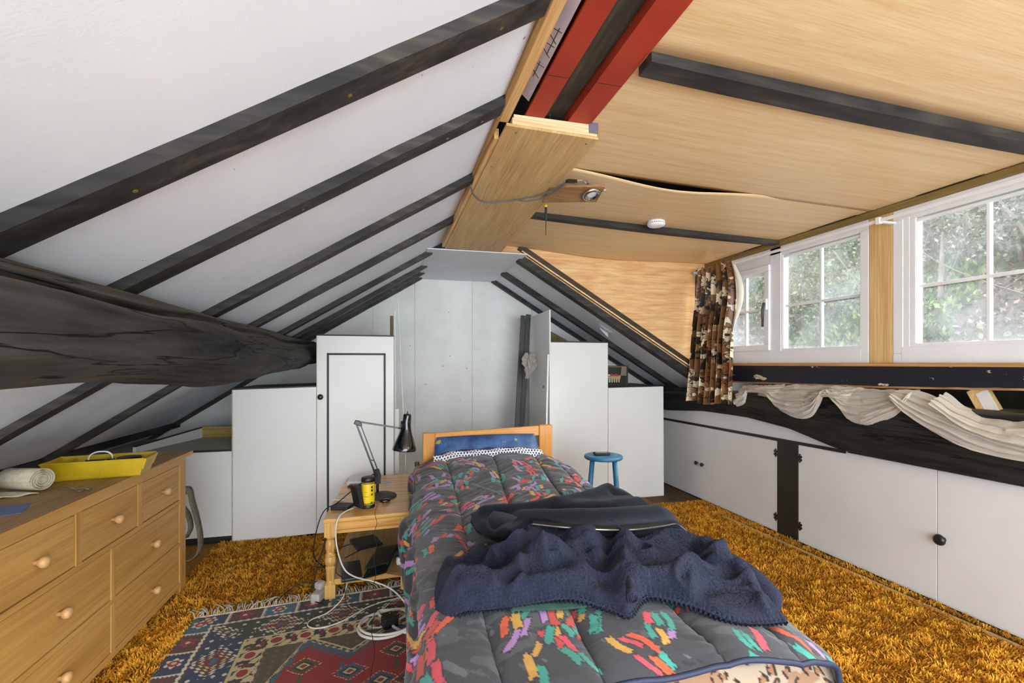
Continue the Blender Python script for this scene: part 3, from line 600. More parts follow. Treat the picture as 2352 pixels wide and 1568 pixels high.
build('plinth', MB().box(XD+.012,XD+.03,-1,2.9,0,.05), BLK, t)
build('post', MB().box(XD-.004,XD+.03,2.907,3.102,0,.752), mat('black_post_paint', (30,29,22), (40,38,28), rough=.6, bs=40, bstr=.15), t, bevel=.002)
build('carcass', MB().box(XD+.02,XD+.034,-1.2,2.95,.0,.74), BLK, t)
door(t, .1, 1.029, None, 0, None, z1=.752)
# floor strip along the carpet edge
tag(build('floor_strip', MB().add([(2.80,3.55,.0),(2.84,3.57,.0),(2.955,-.4,0),(2.915,-.4,0),(2.80,3.55,.012),(2.84,3.57,.012),(2.955,-.4,.012),(2.915,-.4,.012)], [(0,3,2,1),(4,5,6,7),(0,1,5,4),(1,2,6,5),(2,3,7,6),(3,0,4,7)]), wood('tan_floor_strip', (170,134,88), (190,154,106), 'y')), 'loose wooden strip lying on the carpet along the eaves cupboards', 'strip')
# ================================================================ CURTAIN RAIL
t = thing('curtain_rail', 'thin white curtain rail across the tops of the windows', 'curtain rail', (2.86,2.5,2.22))
build('rail', MB().box(2.852,2.866,Y0,4.0,2.206,2.226), UPVC, t, bevel=.003)
build('bracket', MB().box(2.85,2.98,2.20,2.225,2.204,2.215).box(2.845,2.87,2.20,2.225,2.196,2.235), UPVC, t, bevel=.002)
build('end_bracket', MB().box(2.79,2.87,3.92,3.95,2.205,2.23), mat('grey_bracket', (176,174,176)), t, bevel=.003)

# curl of torn lining paper on the right slope
P = np.array([[(2.02+.09*a_-.02*b_, 4.36-.05*b_, zr(2.02+.09*a_)-.012-.05*b_*b_*(.4+.6*a_)) for b_ in np.linspace(0,1,8)] for a_ in np.linspace(0,1,10)])
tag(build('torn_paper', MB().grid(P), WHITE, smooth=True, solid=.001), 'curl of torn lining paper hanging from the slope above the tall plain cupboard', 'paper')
# ================================================================ CHEST OF DRAWERS
OAK = wood('light_oak', (184,134,66), (208,162,92), 'y', 9, .8, 90, rough=.5, dist=.7, fineamt=.22, bstr=.04, pos=(.2,.8))
OAKT = wood('oak_top', (150,116,74), (172,138,94), 'y', 12, .9, 90, rough=.5, dist=1.0, fineamt=.3, bstr=.05)
OAKZ = wood('oak_stile', (182,133,66), (202,156,88), 'z', 12, .9, 90, rough=.5, fineamt=.3, bstr=.05)
KN = mat('pale_wood_knob', (216,172,118), (202,156,100), scale=40, rough=.4, stretch=(1,1,.3))
t = thing('chest_of_drawers', 'wide oak chest with seven drawers and round wooden knobs', 'chest of drawers', (-1.43,2.45,0))
XF = -1.2
build('top', MB().box(-1.70,-1.172,1.66,3.245,.802,.825), OAKT, t, bevel=.004)
build('top_moulding', MB().box(-1.178,-1.1715,1.66,3.245,.8025,.8245), OAK, t)
build('carcass', MB().box(-1.68,XF-.02,1.70,3.20,.075,.80), OAK, t)
for y0, y1 in ((3.135,3.218),(1.692,1.772)):
    build('leg', MB().prism([(y0,0),(y1,0),(y1,.80),(y0,.80)], 'x', XF-.06, XF), OAKZ, t, bevel=.003)
    build('leg', MB().prism([(y0,0),(y1,0),(y1,.80),(y0,.80)], 'x', -1.69, -1.63), OAKZ, t, bevel=.003)
build('bracket', MB().prism([(3.134,.075),(3.134,.02),(3.11,.05),(3.07,.075)], 'x', XF-.02, XF-.002), OAK, t)
def rail(n, y0, y1, z0, z1): build(n, MB().box(XF-.02, XF, y0, y1, z0, z1), OAK if (y1-y0) > (z1-z0) else OAKZ, t, bevel=.001)
rail('rail', 1.772, 3.135, .762, .80); rail('rail', 1.772, 3.135, .533, .556); rail('rail', 1.772, 3.135, .286, .307); rail('rail', 1.772, 3.135, .045, .074)
rail('stile', 2.674, 2.716, .556, .762); rail('stile', 2.208, 2.243, .556, .762); rail('stile', 2.447, 2.478, .307, .533); rail('stile', 2.447, 2.478, .074, .286)
DR = [(2.716,3.135,.556,.762),(2.243,2.674,.556,.762),(1.772,2.208,.556,.762),(2.478,3.135,.307,.533),(1.772,2.447,.307,.533),(2.478,3.135,.074,.286),(1.772,2.447,.074,.286)]
for y0, y1, z0, z1 in DR:
    d = build('drawer', MB().box(XF-.018, XF-.003, y0+.004, y1-.004, z0+.004, z1-.004), OAK, t, bevel=.002)
    build('gap_shadow', MB().box(XF-.0195, XF-.0185, y0, y1, z0, z1), BLK, d)
    build('knob', MB().lathe([(.009,0),(.0085,.010),(.012,.014),(.019,.022),(.0205,.031),(.017,.039),(.009,.043),(.001,.044)], (XF-.003,(y0+y1)/2,(z0+z1)/2), (1,0,0), 22), KN, d, smooth=True)
# strap hanging off the chest end
BELT = mat('grey_webbing', (112,106,90), (90,84,70), scale=60, rough=.9, bs=260, bstr=.4)
def ribbon(path, w, side):
    P = catmull(path, 10); side = N(side); return MB().grid(np.stack([P-side*w/2, P+side*w/2], 1))
t = thing('strap', 'grey webbing strap hanging at the end of the oak chest', 'strap', (-1.2,3.3,.1))
build('webbing', ribbon([(-1.235,3.262,.60),(-1.205,3.28,.585),(-1.195,3.30,.50),(-1.175,3.31,.40),(-1.155,3.31,.28),(-1.16,3.31,.19),(-1.195,3.30,.145),(-1.235,3.29,.15)], .045, (.35,1,0)), BELT, t, smooth=True, solid=.004)
build('webbing', ribbon([(-1.235,3.27,.48),(-1.21,3.285,.42),(-1.20,3.29,.34),(-1.225,3.29,.28)], .04, (.35,1,0)), BELT, t, smooth=True, solid=.004)
build('buckle', MB().box(-1.222,-1.207,3.262,3.282,.555,.575), CHROME, t, bevel=.003)
# ---------------- on the chest
TZ = .8255
YTRAY = mat('yellow_tray_plastic', (214,180,26), (198,164,20), scale=10, rough=.45, bs=80, bstr=.05)
t = thing('tool_tray', 'shallow yellow plastic tray with a white wire handle on the chest', 'tray', (-1.3,2.6,TZ))
ex = N((.955,.14,0)); ey = N((-.14,.955,0)); o3 = np.array([-1.475,2.515,TZ]); Lx, Ly, Hh = .335, .15, .082
def tp(u, v, z): # tapered tray point
    k = z/Hh; g = .018*k; return o3+ex*(-g+u*(Lx+2*g))+ey*(-g+v*(Ly+2*g))+np.array([0,0,z])
def wallq(a, b, th=.006):
    (u0, v0), (u1, v1) = a, b; c = np.array([.5,.5]); 
    A = [tp(u0,v0,.002), tp(u1,v1,.002), tp(u1,v1,Hh), tp(u0,v0,Hh)]
    n = N(np.cross(A[1]-A[0], A[3]-A[0])); return MB().add(A+[p+n*th for p in A], [(0,1,2,3),(7,6,5,4),(0,4,5,1),(1,5,6,2),(2,6,7,3),(3,7,4,0)])
for a_, b_ in (((0,0),(1,0)),((1,0),(1,1)),((1,1),(0,1)),((0,1),(0,0))): build('side', wallq(a_, b_, -.005), YTRAY, t)
build('base', MB().add([tp(0,0,.001),tp(1,0,.001),tp(1,1,.001),tp(0,1,.001),tp(0,0,.005),tp(1,0,.005),tp(1,1,.005),tp(0,1,.005)], [(0,3,2,1),(4,5,6,7),(0,1,5,4),(1,2,6,5),(2,3,7,6),(3,0,4,7)]), YTRAY, t)
build('rim', MB().tube([tp(0,0,Hh),tp(1,0,Hh),tp(1,1,Hh),tp(0,1,Hh)], .004, 6, closed=True), YTRAY, t)
build('divider', MB().beam(tp(.16,0,.05),tp(.16,1,.05),.004,.05), YTRAY, t)
build('divider', MB().beam(tp(.55,0,.05),tp(.55,1,.05),.004,.05), YTRAY, t)
build('end_rim', MB().add([tp(1.0,.02,.03),tp(1.015,.02,.03),tp(1.015,.98,.03),tp(1.0,.98,.03),tp(1.0,.02,Hh),tp(1.03,.02,Hh),tp(1.03,.98,Hh),tp(1.0,.98,Hh)], [(0,3,2,1),(4,5,6,7),(0,1,5,4),(1,2,6,5),(2,3,7,6),(3,0,4,7)]), YTRAY, t)
build('handle', MB().tube(catmull([tp(.36,.5,.07),tp(.38,.5,.095),tp(.45,.5,.112),tp(.55,.5,.110),tp(.60,.5,.095),tp(.61,.5,.075)], 8), .0035, 8), mat('white_wire', (224,224,220), rough=.4), t, smooth=True)
build('handle_bar', MB().beam(tp(.34,.5,.074),tp(.63,.5,.074),.01,.005), BLK, t)
tag(build('cable_reel', MB().lathe([(.005,0),(.046,.002),(.05,.010),(.046,.018),(.02,.02)], tp(.78,.55,.062), (0,0,1), 26), DARKP, smooth=True), 'round black lump lying inside the yellow tray', 'reel')
# bandage roll
CREPE = mat('cream_crepe', (222,212,186), (206,194,166), scale=50, rough=.95, bs=300, bstr=.5, bd=.004, stretch=(1,1,1))
t = thing('bandage_roll', 'cream crepe bandage roll partly unrolled on the chest', 'bandage', (-1.45,2.38,TZ))
ax = N((-.92,.30,0)); bx = N(np.cross(ax,(0,0,1))); rc = np.array([-1.385,2.34,TZ+.050])
ang = np.linspace(0, 2*PI*4.5, 160); rr = .008+.038*(ang/ang[-1])
for k in range(1):
    pts = np.array([rc+bx*r*math.cos(th)*1.12+np.array([0,0,1])*r*math.sin(th) for th, r in zip(ang, rr)])
    build('roll', MB().grid(np.stack([pts, pts+ax*.15], 1)), CREPE, t, smooth=True, solid=.003)
build('core', MB().tube([rc+ax*.02, rc+ax*.145], .036, 24), CREPE, t, smooth='auto')
tail = [rc+np.array([0,0,-.034])+bx*.01]
P = np.array([[np.array([-1.375,2.30,TZ+.002])+ax*(u*.17)+bx*0+np.array([-.10*v,-.055*v-.0*u,.003*math.sin(v*9+u*3)+.003]) for u in np.linspace(0,1,6)] for v in np.linspace(0,1,16)])
build('tail', MB().grid(P), CREPE, t, smooth=True, solid=.003)
# scissors
STEEL = mat('polished_steel', (170,168,165), rough=.25, metal=.9)
t = thing('scissors', 'small steel nail scissors lying open on the chest', 'scissors', (-1.28,2.35,TZ))
p0 = np.array([-1.285,2.345,TZ+.004])
for s in (-1, 1):
    d = N((.75,-.35+s*.28,0)); pr_ = N(np.cross(d,(0,0,1)))
    build('blade', MB().add([p0-d*.06+pr_*.001,p0-d*.06-pr_*.001,p0+pr_*.004,p0-pr_*.004,p0-d*.06+pr_*.001+np.array([0,0,.002]),p0-d*.06-pr_*.001+np.array([0,0,.002]),p0+pr_*.004+np.array([0,0,.003]),p0-pr_*.004+np.array([0,0,.003])], [(0,2,3,1),(4,5,7,6),(0,1,5,4),(2,6,7,3),(0,4,6,2),(1,3,7,5)]), STEEL, t)
    ring = [p0+d*.052+d*.014*math.cos(q_)+pr_*.010*math.sin(q_) for q_ in np.linspace(0, 2*PI, 20, endpoint=False)]
    build('handle', MB().tube(ring, .0022, 8, closed=True), STEEL, t, smooth=True); build('shank', MB().beam(p0, p0+d*.04, .005, .003), STEEL, t)
build('pivot', MB().lathe([(.003,0),(.003,.005),(.001,.006)], p0, (0,0,1), 10), STEEL, t)
tag(build('card', MB().add([(-1.47,2.09,TZ),(-1.318,2.165,TZ),(-1.285,2.09,TZ),(-1.262,2.025,TZ),(-1.45,1.93,TZ),(-1.47,2.09,TZ+.0015),(-1.318,2.165,TZ+.0015),(-1.285,2.09,TZ+.0015),(-1.262,2.025,TZ+.0015),(-1.45,1.93,TZ+.0015)], [(4,3,2,1,0),(5,6,7,8,9)]+[(i,(i+1)%5,5+(i+1)%5,5+i) for i in range(5)]), mat('blue_card', (108,122,168), rough=.7)), 'dusty blue card lying near the chest edge', 'card')
# ================================================================ COFFEE TABLE BY THE BED
TP = wood('golden_pine', (196,138,66), (226,174,98), 'x', 11, .8, 80, rough=.35, dist=1.4, fineamt=.35, bstr=.03, coat=.3)
TPZ = wood('golden_pine_leg', (198,146,76), (224,178,106), 'z', 14, .8, 90, rough=.35, fineamt=.35, bstr=.03, coat=.3)
t = thing('coffee_table', 'golden pine coffee table with turned legs and a lower shelf', 'table', (-.12,3.33,0))
def tq(u, v, z): return np.array([-.381+.494*u+.048*v, 2.832+.02*u+1.0*v-.0, z])
def tbox(u0, u1, v0, v1, z0, z1):
    A = [tq(u0,v0,z0),tq(u1,v0,z0),tq(u0,v1,z0),tq(u1,v1,z0),tq(u0,v0,z1),tq(u1,v0,z1),tq(u0,v1,z1),tq(u1,v1,z1)]
    return MB().add(A, [(0,2,3,1),(4,5,7,6),(0,1,5,4),(2,6,7,3),(0,4,6,2),(1,3,7,5)])
build('top', tbox(0,1,0,1,.446,.471), TP, t, bevel=.007)
for b in ((.13,.87,.03,.05),(.13,.87,.95,.97)): build('apron', tbox(*b,.375,.446), TP, t, bevel=.002)
for b in ((.03,.06,.07,.93),(.94,.97,.07,.93)): build('apron', tbox(*b,.375,.446), TP, t, bevel=.002)
build('apron_groove', tbox(.13,.87,.0285,.03,.392,.397), wood('groove_pine',(150,100,44),(170,118,56),'x'), t)
build('shelf', tbox(.06,.94,.05,.95,.10,.115), wood('pale_shelf', (186,150,96), (200,166,112), 'y', 10, .8, 80, rough=.5), t)
build('shelf_rail', tbox(.12,.88,.02,.05,.085,.118), TP, t, bevel=.003)
PROF = [(.022,.09),(.030,.092),(.030,.098),(.022,.102),(.024,.12),(.026,.165),(.029,.185),(.0285,.19),(.022,.195),(.022,.199),(.030,.205),(.033,.225),(.030,.245),(.026,.25),(.030,.254),(.030,.258),(.022,.264),(.025,.285),(.029,.305),(.026,.33),(.020,.347),(.022,.352),(.028,.356),(.028,.362),(.022,.368)]
for u, v in ((.075,.035),(.925,.035),(.075,.965),(.925,.965)):
    c = tq(u, v, 0); lg = build('leg', MB().lathe(PROF, c, (0,0,1), 24), TPZ, t, smooth=True)
    build('leg_block', MB().box(c[0]-.031,c[0]+.031,c[1]-.031,c[1]+.031,.366,.446), TPZ, lg, bevel=.002)
    build('leg_block', MB().box(c[0]-.029,c[0]+.029,c[1]-.029,c[1]+.029,0,.092), TPZ, lg, bevel=.002)
# desk lamp
GB = mat('gloss_black_enamel', (14,14,15), rough=.12, spec=.6, coat=.5)
BM = mat('black_lamp_metal', (20,20,21), rough=.3, spec=.5)
t = thing('desk_lamp', 'black spring-arm desk lamp with flared shade on the coffee table', 'desk lamp', (-.07,3.25,.472))
LYD = 3.25
build('base', MB().lathe([(.088,0),(.090,.006),(.085,.014),(.06,.024),(.03,.03),(.012,.032)], (-.060,LYD-.03,.472), (0,0,1), 36), mat('dusty_black_base', (44,44,46), (70,68,66), scale=60, rough=.6), t, smooth=True)
build('stem', MB().tube([(-.095,LYD,.49),(-.095,LYD,.60)], .009, 12), BM, t, smooth=True)
for dy in (-.014,.014): build('bracket', MB().prism([(-.125,.555),(-.075,.555),(-.070,.60),(-.085,.65),(-.118,.645)], 'y', LYD+dy-.0015, LYD+dy+.0015), BM, t)
J1 = np.array([-.113,LYD,.63]); J1b = np.array([-.083,LYD,.615]); E1 = np.array([-.232,LYD,.965]); E1b = np.array([-.200,LYD,.945])
build('lower_arm', MB().beam(J1, E1, .011, .011), BM, t); build('lower_arm', MB().beam(J1b, E1b, .007, .007), BM, t)
build('elbow', MB().prism([(-.246,.955),(-.235,.98),(-.205,.975),(-.190,.945),(-.20,.935)], 'y', LYD-.008, LYD+.008), BM, t, bevel=.004)
build('upper_arm', MB().beam((-.235,LYD,.972),(.045,LYD,.918), .009, .011), BM, t)
build('spring', MB().tube(np.array([J1*(1-q_)+J1b*q_*0+E1*q_*.0+(J1b-J1)*.5+(E1-J1)*q_*.35+np.array([.006*math.cos(q_*90),.006*math.sin(q_*90),0]) for q_ in np.linspace(0,1,90)]), .0014, 5), mat('spring_steel', (60,60,60), metal=.7, rough=.4), t, smooth=True)
build('link', MB().beam(J1*.75+E1*.25, J1b*.72+E1b*.28, .006, .006), BM, t)
sa = N((.022,0,.25)); s0 = np.array([.078,LYD,.768])
build('shade', MB().lathe([(.0745,.003),(.079,0),(.079,.006),(.076,.022),(.066,.05),(.053,.085),(.042,.115),(.034,.145),(.030,.17),(.0285,.20),(.027,.235),(.024,.243),(.012,.246)], s0, sa, 48), GB, t, smooth=True)
build('shade_inside', MB().lathe([(.0735,.004),(.060,.05),(.040,.10),(.028,.14)], s0, sa, 32), mat('shade_lining', (188,184,176), rough=.5), t, smooth=True)
build('shade_switch', MB().lathe([(.003,.243),(.004,.252),(.002,.262)], s0, sa, 10), BM, t, smooth=True)
build('shade_pivot', MB().tube([(.04,LYD,.918),(.052,LYD,.915),(.060,LYD,.93),(.062,LYD,.965)], .006, 8), BM, t, smooth=True)
tag(build('black_flex', MB().tube(catmull([(-.105,LYD-.02,.63),(-.16,LYD-.03,.60),(-.24,3.17,.545),(-.33,3.05,.497),(-.378,2.98,.49),(-.41,2.95,.44),(-.44,2.95,.32),(-.445,2.96,.22),(-.40,2.98,.15),(-.35,3.0,.10)], 10), .0033, 7), DARKP, smooth=True), 'thin black flex looping from the lamp off the coffee table', 'cable')
# yellow tin
t = thing('lantern_tin', 'yellow cylinder with black ends standing on the coffee table', 'canister', (-.143,3.01,.472))
c = (-.143,3.01,.472)
build('body', MB().lathe([(.0385,.022),(.039,.03),(.039,.15),(.0385,.158)], c, (0,0,1), 36), mat('yellow_print', (240,204,24), (236,198,20), rough=.4), t, smooth='auto')
build('base_cap', MB().lathe([(.039,0),(.0415,.003),(.0415,.020),(.0395,.023)], c, (0,0,1), 36), DARKP, t, smooth='auto')
build('lid', MB().lathe([(.0395,.157),(.0415,.16),(.041,.178),(.036,.186),(.02,.190),(.002,.191)], c, (0,0,1), 36), DARKP, t, smooth='auto')
def onc(an, z, w, h, m, n): 
    d = np.array([math.cos(an), math.sin(an), 0]); s = np.array([-math.sin(an), math.cos(an), 0])
    build(n, MB().obox(np.array(c)+d*.0392+np.array([0,0,z]), d, s, np.array([0,0,1.]), .0006, w, h), m, t)
va = math.atan2(-3.01, .143)
for dz in (.128,.109): onc(va+.62, dz, .011, .014, DARKP, 'print_mark')
onc(va+.62, .084, .011, .011, DARKP, 'print_mark'); onc(va+.55, .036, .014, .010, mat('green_print', (30,130,70)), 'print_mark')
onc(va-.35, .10, .022, .0025, mat('ochre_print', (150,120,10)), 'print_line'); onc(va-.35, .073, .024, .0025, bpy.data.materials['ochre_print'], 'print_line')
for z in (.151,.029): build('black_band', MB().lathe([(.0393,z-.0025),(.0394,z),(.0393,z+.0025)], c, (0,0,1), 36), DARKP, t, smooth=True)
# charger slab + cradle
MB1 = mat('matt_black', (28,28,29), (36,36,37), rough=.55)
def slab(name, c, ex_, w, d, h, m, label, cat, tilt=0):
    ex_ = N((*ex_, 0)); ey_ = np.cross((0,0,1), ex_); o_ = build(name, MB().obox((c[0],c[1],c[2]+h/2), ex_, ey_, np.array([0,0,1.]), w, d, h), m, bevel=min(.004, h*.3)); return tag(o_, label, cat)
slab('power_bank', (-.293,3.03,.472), (.85,-.3), .105, .10, .020, MB1, 'flat black power bank near the table corner', 'power bank')
t = thing('phone_cradle', 'upright black gadget with a red button leaning beside the yellow canister', 'gadget', (-.215,3.0,.472))
c = np.array([-.205,3.0,.545]); e1 = N((.55,-.84,-.0)); e2 = N((-.18,-.1,1)); e3 = np.cross(e1, e2)
build('body', MB().obox(c, e1, e2, e3, .085, .135, .028), MB1, t, bevel=.004); build('face', MB().obox(c-e3*.0145, e1, e2, e3, .06, .10, .002), DARKP, t)
build('button', MB().lathe([(.007,0),(.007,.004),(.003,.006)], c+e2*.0675-e1*.02, e2, 12), mat('red_button', (190,40,36), rough=.4), t, smooth=True)
# mouse-like fob and keys
t = thing('mouse', 'small glossy black mouse in front of the lamp base', 'mouse', (-.045,3.09,.472))
sph = MB(); m_ = []
mb = MB().lathe([(.0,.0),(.6,.02),(.92,.2),(1,.45),(.85,.75),(.5,.94),(.0,1.0)], (0,0,0), (0,0,1), 22); mb.v = [(-.045+x*.034, 3.085+y*.022, .4725+z*.024) for x, y, z in mb.v]
build('shell', mb, GB, t, smooth=True)
t = thing('bead_bracelet', 'tangle of small silver beads beside the black mouse', 'beads', (-.02,3.1,.472))
for k in range(16):
    an = k*.8; p = np.array([-.025+.05*math.cos(an*.5)*.9+random.uniform(-.012,.012), 3.06+random.uniform(-.03,.02), .4755]); build('bead', MB().lathe([(.001,-.0032),(.0032,0),(.001,.0032)], p, (0,0,1), 6), mat('silver_bead', (180,170,150), metal=.6, rough=.3) if k == 0 else bpy.data.materials['silver_bead'], t, smooth=True)
slab('white_box', (-.245,3.66,.472), (1,-.05), .13, .20, .030, mat('white_card_box', (220,220,222), rough=.6), 'flat white box at the back of the coffee table', 'box')
slab('handset', (-.225,3.52,.472), (1,-.12), .15, .045, .018, DARKP, 'long black handset in front of the white box', 'handset')
slab('flyer', (-.055,3.60,.472), (.9,.35), .10, .06, .0015, mat('grey_leaflet', (206,206,210), (120,130,150), scale=40), 'small printed leaflet behind the lamp base', 'leaflet')
slab('pen', (-.335,3.20,.472), (.45,1), .010, .075, .006, WP, 'short white pen at the edge of the coffee table', 'pen')
slab('foil_strip', (-.118,3.085,.505), (.5,.6), .035, .005, .002, WP, 'white sticker strip lying on the lamp base', 'sticker')
# things on the lower shelf
SZ = .116
GR = mat('dark_green_leather', (26,40,34), (38,52,44), scale=30, rough=.4)
slab('notebook', (-.175,3.37,SZ), (.92,.32), .17, .19, .022, mat('black_notebook', (34,38,38), (42,46,44), rough=.5), 'black notebook lying at the back of the lower shelf', 'notebook')
slab('tablet', (-.235,2.93,SZ), (.97,.12), .115, .25, .018, mat('dark_tablet', (40,44,46), (48,52,52), rough=.3), 'dark tablet lying beside the turned front leg', 'tablet')
t = thing('wallet_folder', 'dark green leather wallet lying open like a tent on the lower shelf', 'wallet', (-.06,2.98,SZ))
for s, p in ((0,[(-.165,2.82,SZ+.002),(-.035,2.87,SZ+.002),(.03,3.16,SZ+.035),(-.10,3.15,SZ+.02)]),(1,[(-.155,2.85,SZ+.045),(-.03,2.89,SZ+.052),(.035,3.17,SZ+.05),(-.095,3.16,SZ+.04)])):
    build('cover', MB().add(p, [(0,1,2,3)]), GR, t, solid=.006)
build('spine', MB().tube([(.035,3.165,SZ+.043),(-.03,2.89,SZ+.045)], .007, 8), GR, t, smooth=True)
slab('pouch', (.055,3.13,SZ), (.9,-.3), .10, .07, .035, mat('dark_pouch', (44,46,44)), 'small dark pouch behind the green wallet', 'pouch')
t = thing('plug', 'white mains plug standing on the lower shelf', 'plug', (.047,2.97,SZ))
build('body', MB().obox((.047,2.97,SZ+.024), N((1,.3,0)), N((-.3,1,0)), np.array([0,0,1.]), .045,.035,.046), WP, t, bevel=.010)
for dx, dz in ((-.01,.012),(.01,.012),(0,.034)): build('pin', MB().beam((.047+dx,2.952,SZ+dz),(.047+dx,2.935,SZ+dz),.004,.006), CHROME, t)
slab('envelope', (.03,2.87,SZ), (.8,-.55), .13, .09, .002, mat('manila', (196,164,112), rough=.7), 'manila envelope on the lower shelf by the plug', 'envelope')
slab('envelope', (.075,2.93,SZ+.0025), (.95,.2), .06, .12, .002, mat('grey_paper', (176,172,164)), 'pale paper under the white plug', 'paper')
# bottle behind the table
BG, tt, bb = newmat('clear_bottle_glass'); setp(bb, .08, .5); bb.inputs['Transmission Weight'].default_value = .85; bb.inputs['Base Color'].default_value = (.75,.78,.74,1)
t = thing('bottle', 'clear bottle with a brown cap between table and bed', 'bottle', (.185,3.62,0))
c = (.182,3.62,0)
build('glass', MB().lathe([(.03,0),(.036,.01),(.036,.40),(.033,.45),(.020,.52),(.014,.55),(.014,.585)], c, (0,0,1), 24), BG, t, smooth=True)
build('cap', MB().lathe([(.017,.575),(.018,.58),(.018,.605),(.015,.61)], c, (0,0,1), 20), mat('brown_cap', (92,60,36), rough=.4), t, smooth='auto')
# ================================================================ CABLES ON THE FLOOR
WC = mat('white_flex', (214,210,198), rough=.45)
def cord(path, r, m, label, n=10): return tag(build('cable', MB().tube(catmull(path, n), r, 7), m, smooth=True), label, 'cable')
cord([(-.225,2.965,.485),(-.26,2.90,.49),(-.29,2.835,.482),(-.305,2.81,.44),(-.305,2.80,.36),(-.285,2.78,.27),(-.25,2.76,.20),(-.19,2.74,.165),(-.10,2.70,.15),(-.01,2.66,.12),(.055,2.62,.07),(.08,2.58,.03),(.05,2.52,.027),(-.02,2.48,.024),(-.07,2.46,.022),(-.12,2.50,.022),(-.08,2.60,.022),(-.02,2.68,.022)], .0045, WC, 'white charging cable hanging from the gadget over the table edge')
cord([(-.245,2.80,.115),(-.265,2.74,.06),(-.33,2.68,.022),(-.41,2.62,.021),(-.41,2.56,.021),(-.35,2.53,.021),(-.25,2.57,.021),(-.12,2.69,.021),(.02,2.74,.021),(.10,2.72,.021),(.11,2.60,.021),(.03,2.50,.024),(-.06,2.46,.023)], .0035, WC, 'thin white cable looping across the rug to the white plug tip')
an = np.linspace(0, 4*PI, 60); R_ = .135+.012*np.sin(an*1.3); 
cord([( -.02+math.cos(q_+2.4)*r_*1.0, 2.47+math.sin(q_+2.4)*r_*.92, .026+.003*(i%9)/2+.006*(q_ > 2*PI)) for i, (q_, r_) in enumerate(zip(an[::3], R_[::3]))]+[(.06,2.37,.03),(.16,2.42,.03)], .007, WC, 'thick white extension flex coiled on the red rug', 6)
cord([(-.30,2.80,.36),(-.29,2.79,.28),(-.30,2.76,.2),(-.26,2.78,.14),(-.245,2.70,.06),(-.21,2.66,.021)], .002, DARKP, 'thin black lead hanging below the table front')
cord([(-.36,3.0,.375),(-.40,2.95,.25),(-.43,2.88,.12),(-.43,2.82,.04),(-.37,2.78,.022),(-.33,2.78,.03)], .004, DARKP, 'black cable behind the turned front leg')
cord([(-.62,2.86,.03),(-.56,2.93,.06),(-.48,2.95,.075),(-.38,2.95,.075)], .0025, DARKP, 'thin black cable arching over the rug fringe')
cord([(-.33,3.28,.14),(-.25,3.30,.15),(-.16,3.22,.15),(-.08,3.24,.15),(-.10,3.27,.15),(-.2,3.2,.14),(-.29,3.12,.13)], .003, DARKP, 'black cable tangled in front of the notebook')
t = thing('power_adapter', 'black power adapter lying inside the white flex coil', 'adapter', (-.015,2.46,.02))
build('body', MB().obox((-.012,2.462,.048), N((.9,.35,0)), N((-.35,.9,0)), np.array([0,0,1.]), .075,.055,.05), DARKP, t, bevel=.005)
build('lead', MB().tube(catmull([(-.0,2.50,.05),(.02,2.56,.03),(.03,2.62,.024),(-.02,2.66,.024)], 8), .003, 7), DARKP, t, smooth=True)
t = thing('plug_strip', 'grey-white plugs heaped beside the turned front leg', 'plug', (-.40,2.85,.01))
build('body', MB().obox((-.405,2.845,.04), N((.3,.95,0)), N((-.95,.3,0)), np.array([0,0,1.]), .09,.055,.055), mat('greyed_plastic', (176,172,166), rough=.5), t, bevel=.012)
build('plug_top', MB().obox((-.40,2.88,.085), N((.6,.8,0)), N((-.8,.6,0)), np.array([0,0,1.]), .05,.045,.04), bpy.data.materials['greyed_plastic'], t, bevel=.01)
# ================================================================ BLUE STOOL
BLUE = mat('worn_blue_paint', (46,104,138), (58,122,154), scale=18, rough=.45, specks=(70,.70,(150,160,160)), bs=50, bstr=.1)
sx, sy = 1.635, 3.46; t = thing('stool', 'worn blue wooden stool with a round seat', 'stool', (sx,sy,0))
build('seat', MB().lathe([(.10,.590),(.143,.592),(.151,.600),(.152,.612),(.147,.620),(.13,.623),(.06,.622),(.002,.622)], (sx,sy,0), (0,0,1), 48), BLUE, t, smooth=True)
vd = N((sx, sy, 0)); vr = N((sy, -sx, 0))
for r_, d_ in ((-1,-1),(1,-1),(-.95,1),(.95,1)):
    top = np.array([sx,sy,.592])+vr*r_*.088+vd*d_*.07; bot = np.array([sx,sy,0])+vr*r_*.135+vd*d_*.11
    build('leg', MB().tube([top, top*.5+bot*.5, bot], [.017,.018,.015], 14), BLUE, t, smooth=True)
t = thing('phone', 'black phone lying on the blue stool', 'phone', (sx-.01,sy,.624))
build('case', MB().obox((sx-.012,sy+.005,.634), N(vr*.95+vd*.3), N(vd*.95-vr*.3), np.array([0,0,1.]), .125,.07,.018), MB1, t, bevel=.006)
build('screen', MB().obox((sx-.012,sy+.005,.6435), N(vr*.95+vd*.3), N(vd*.95-vr*.3), np.array([0,0,1.]), .10,.055,.001), GB, t)
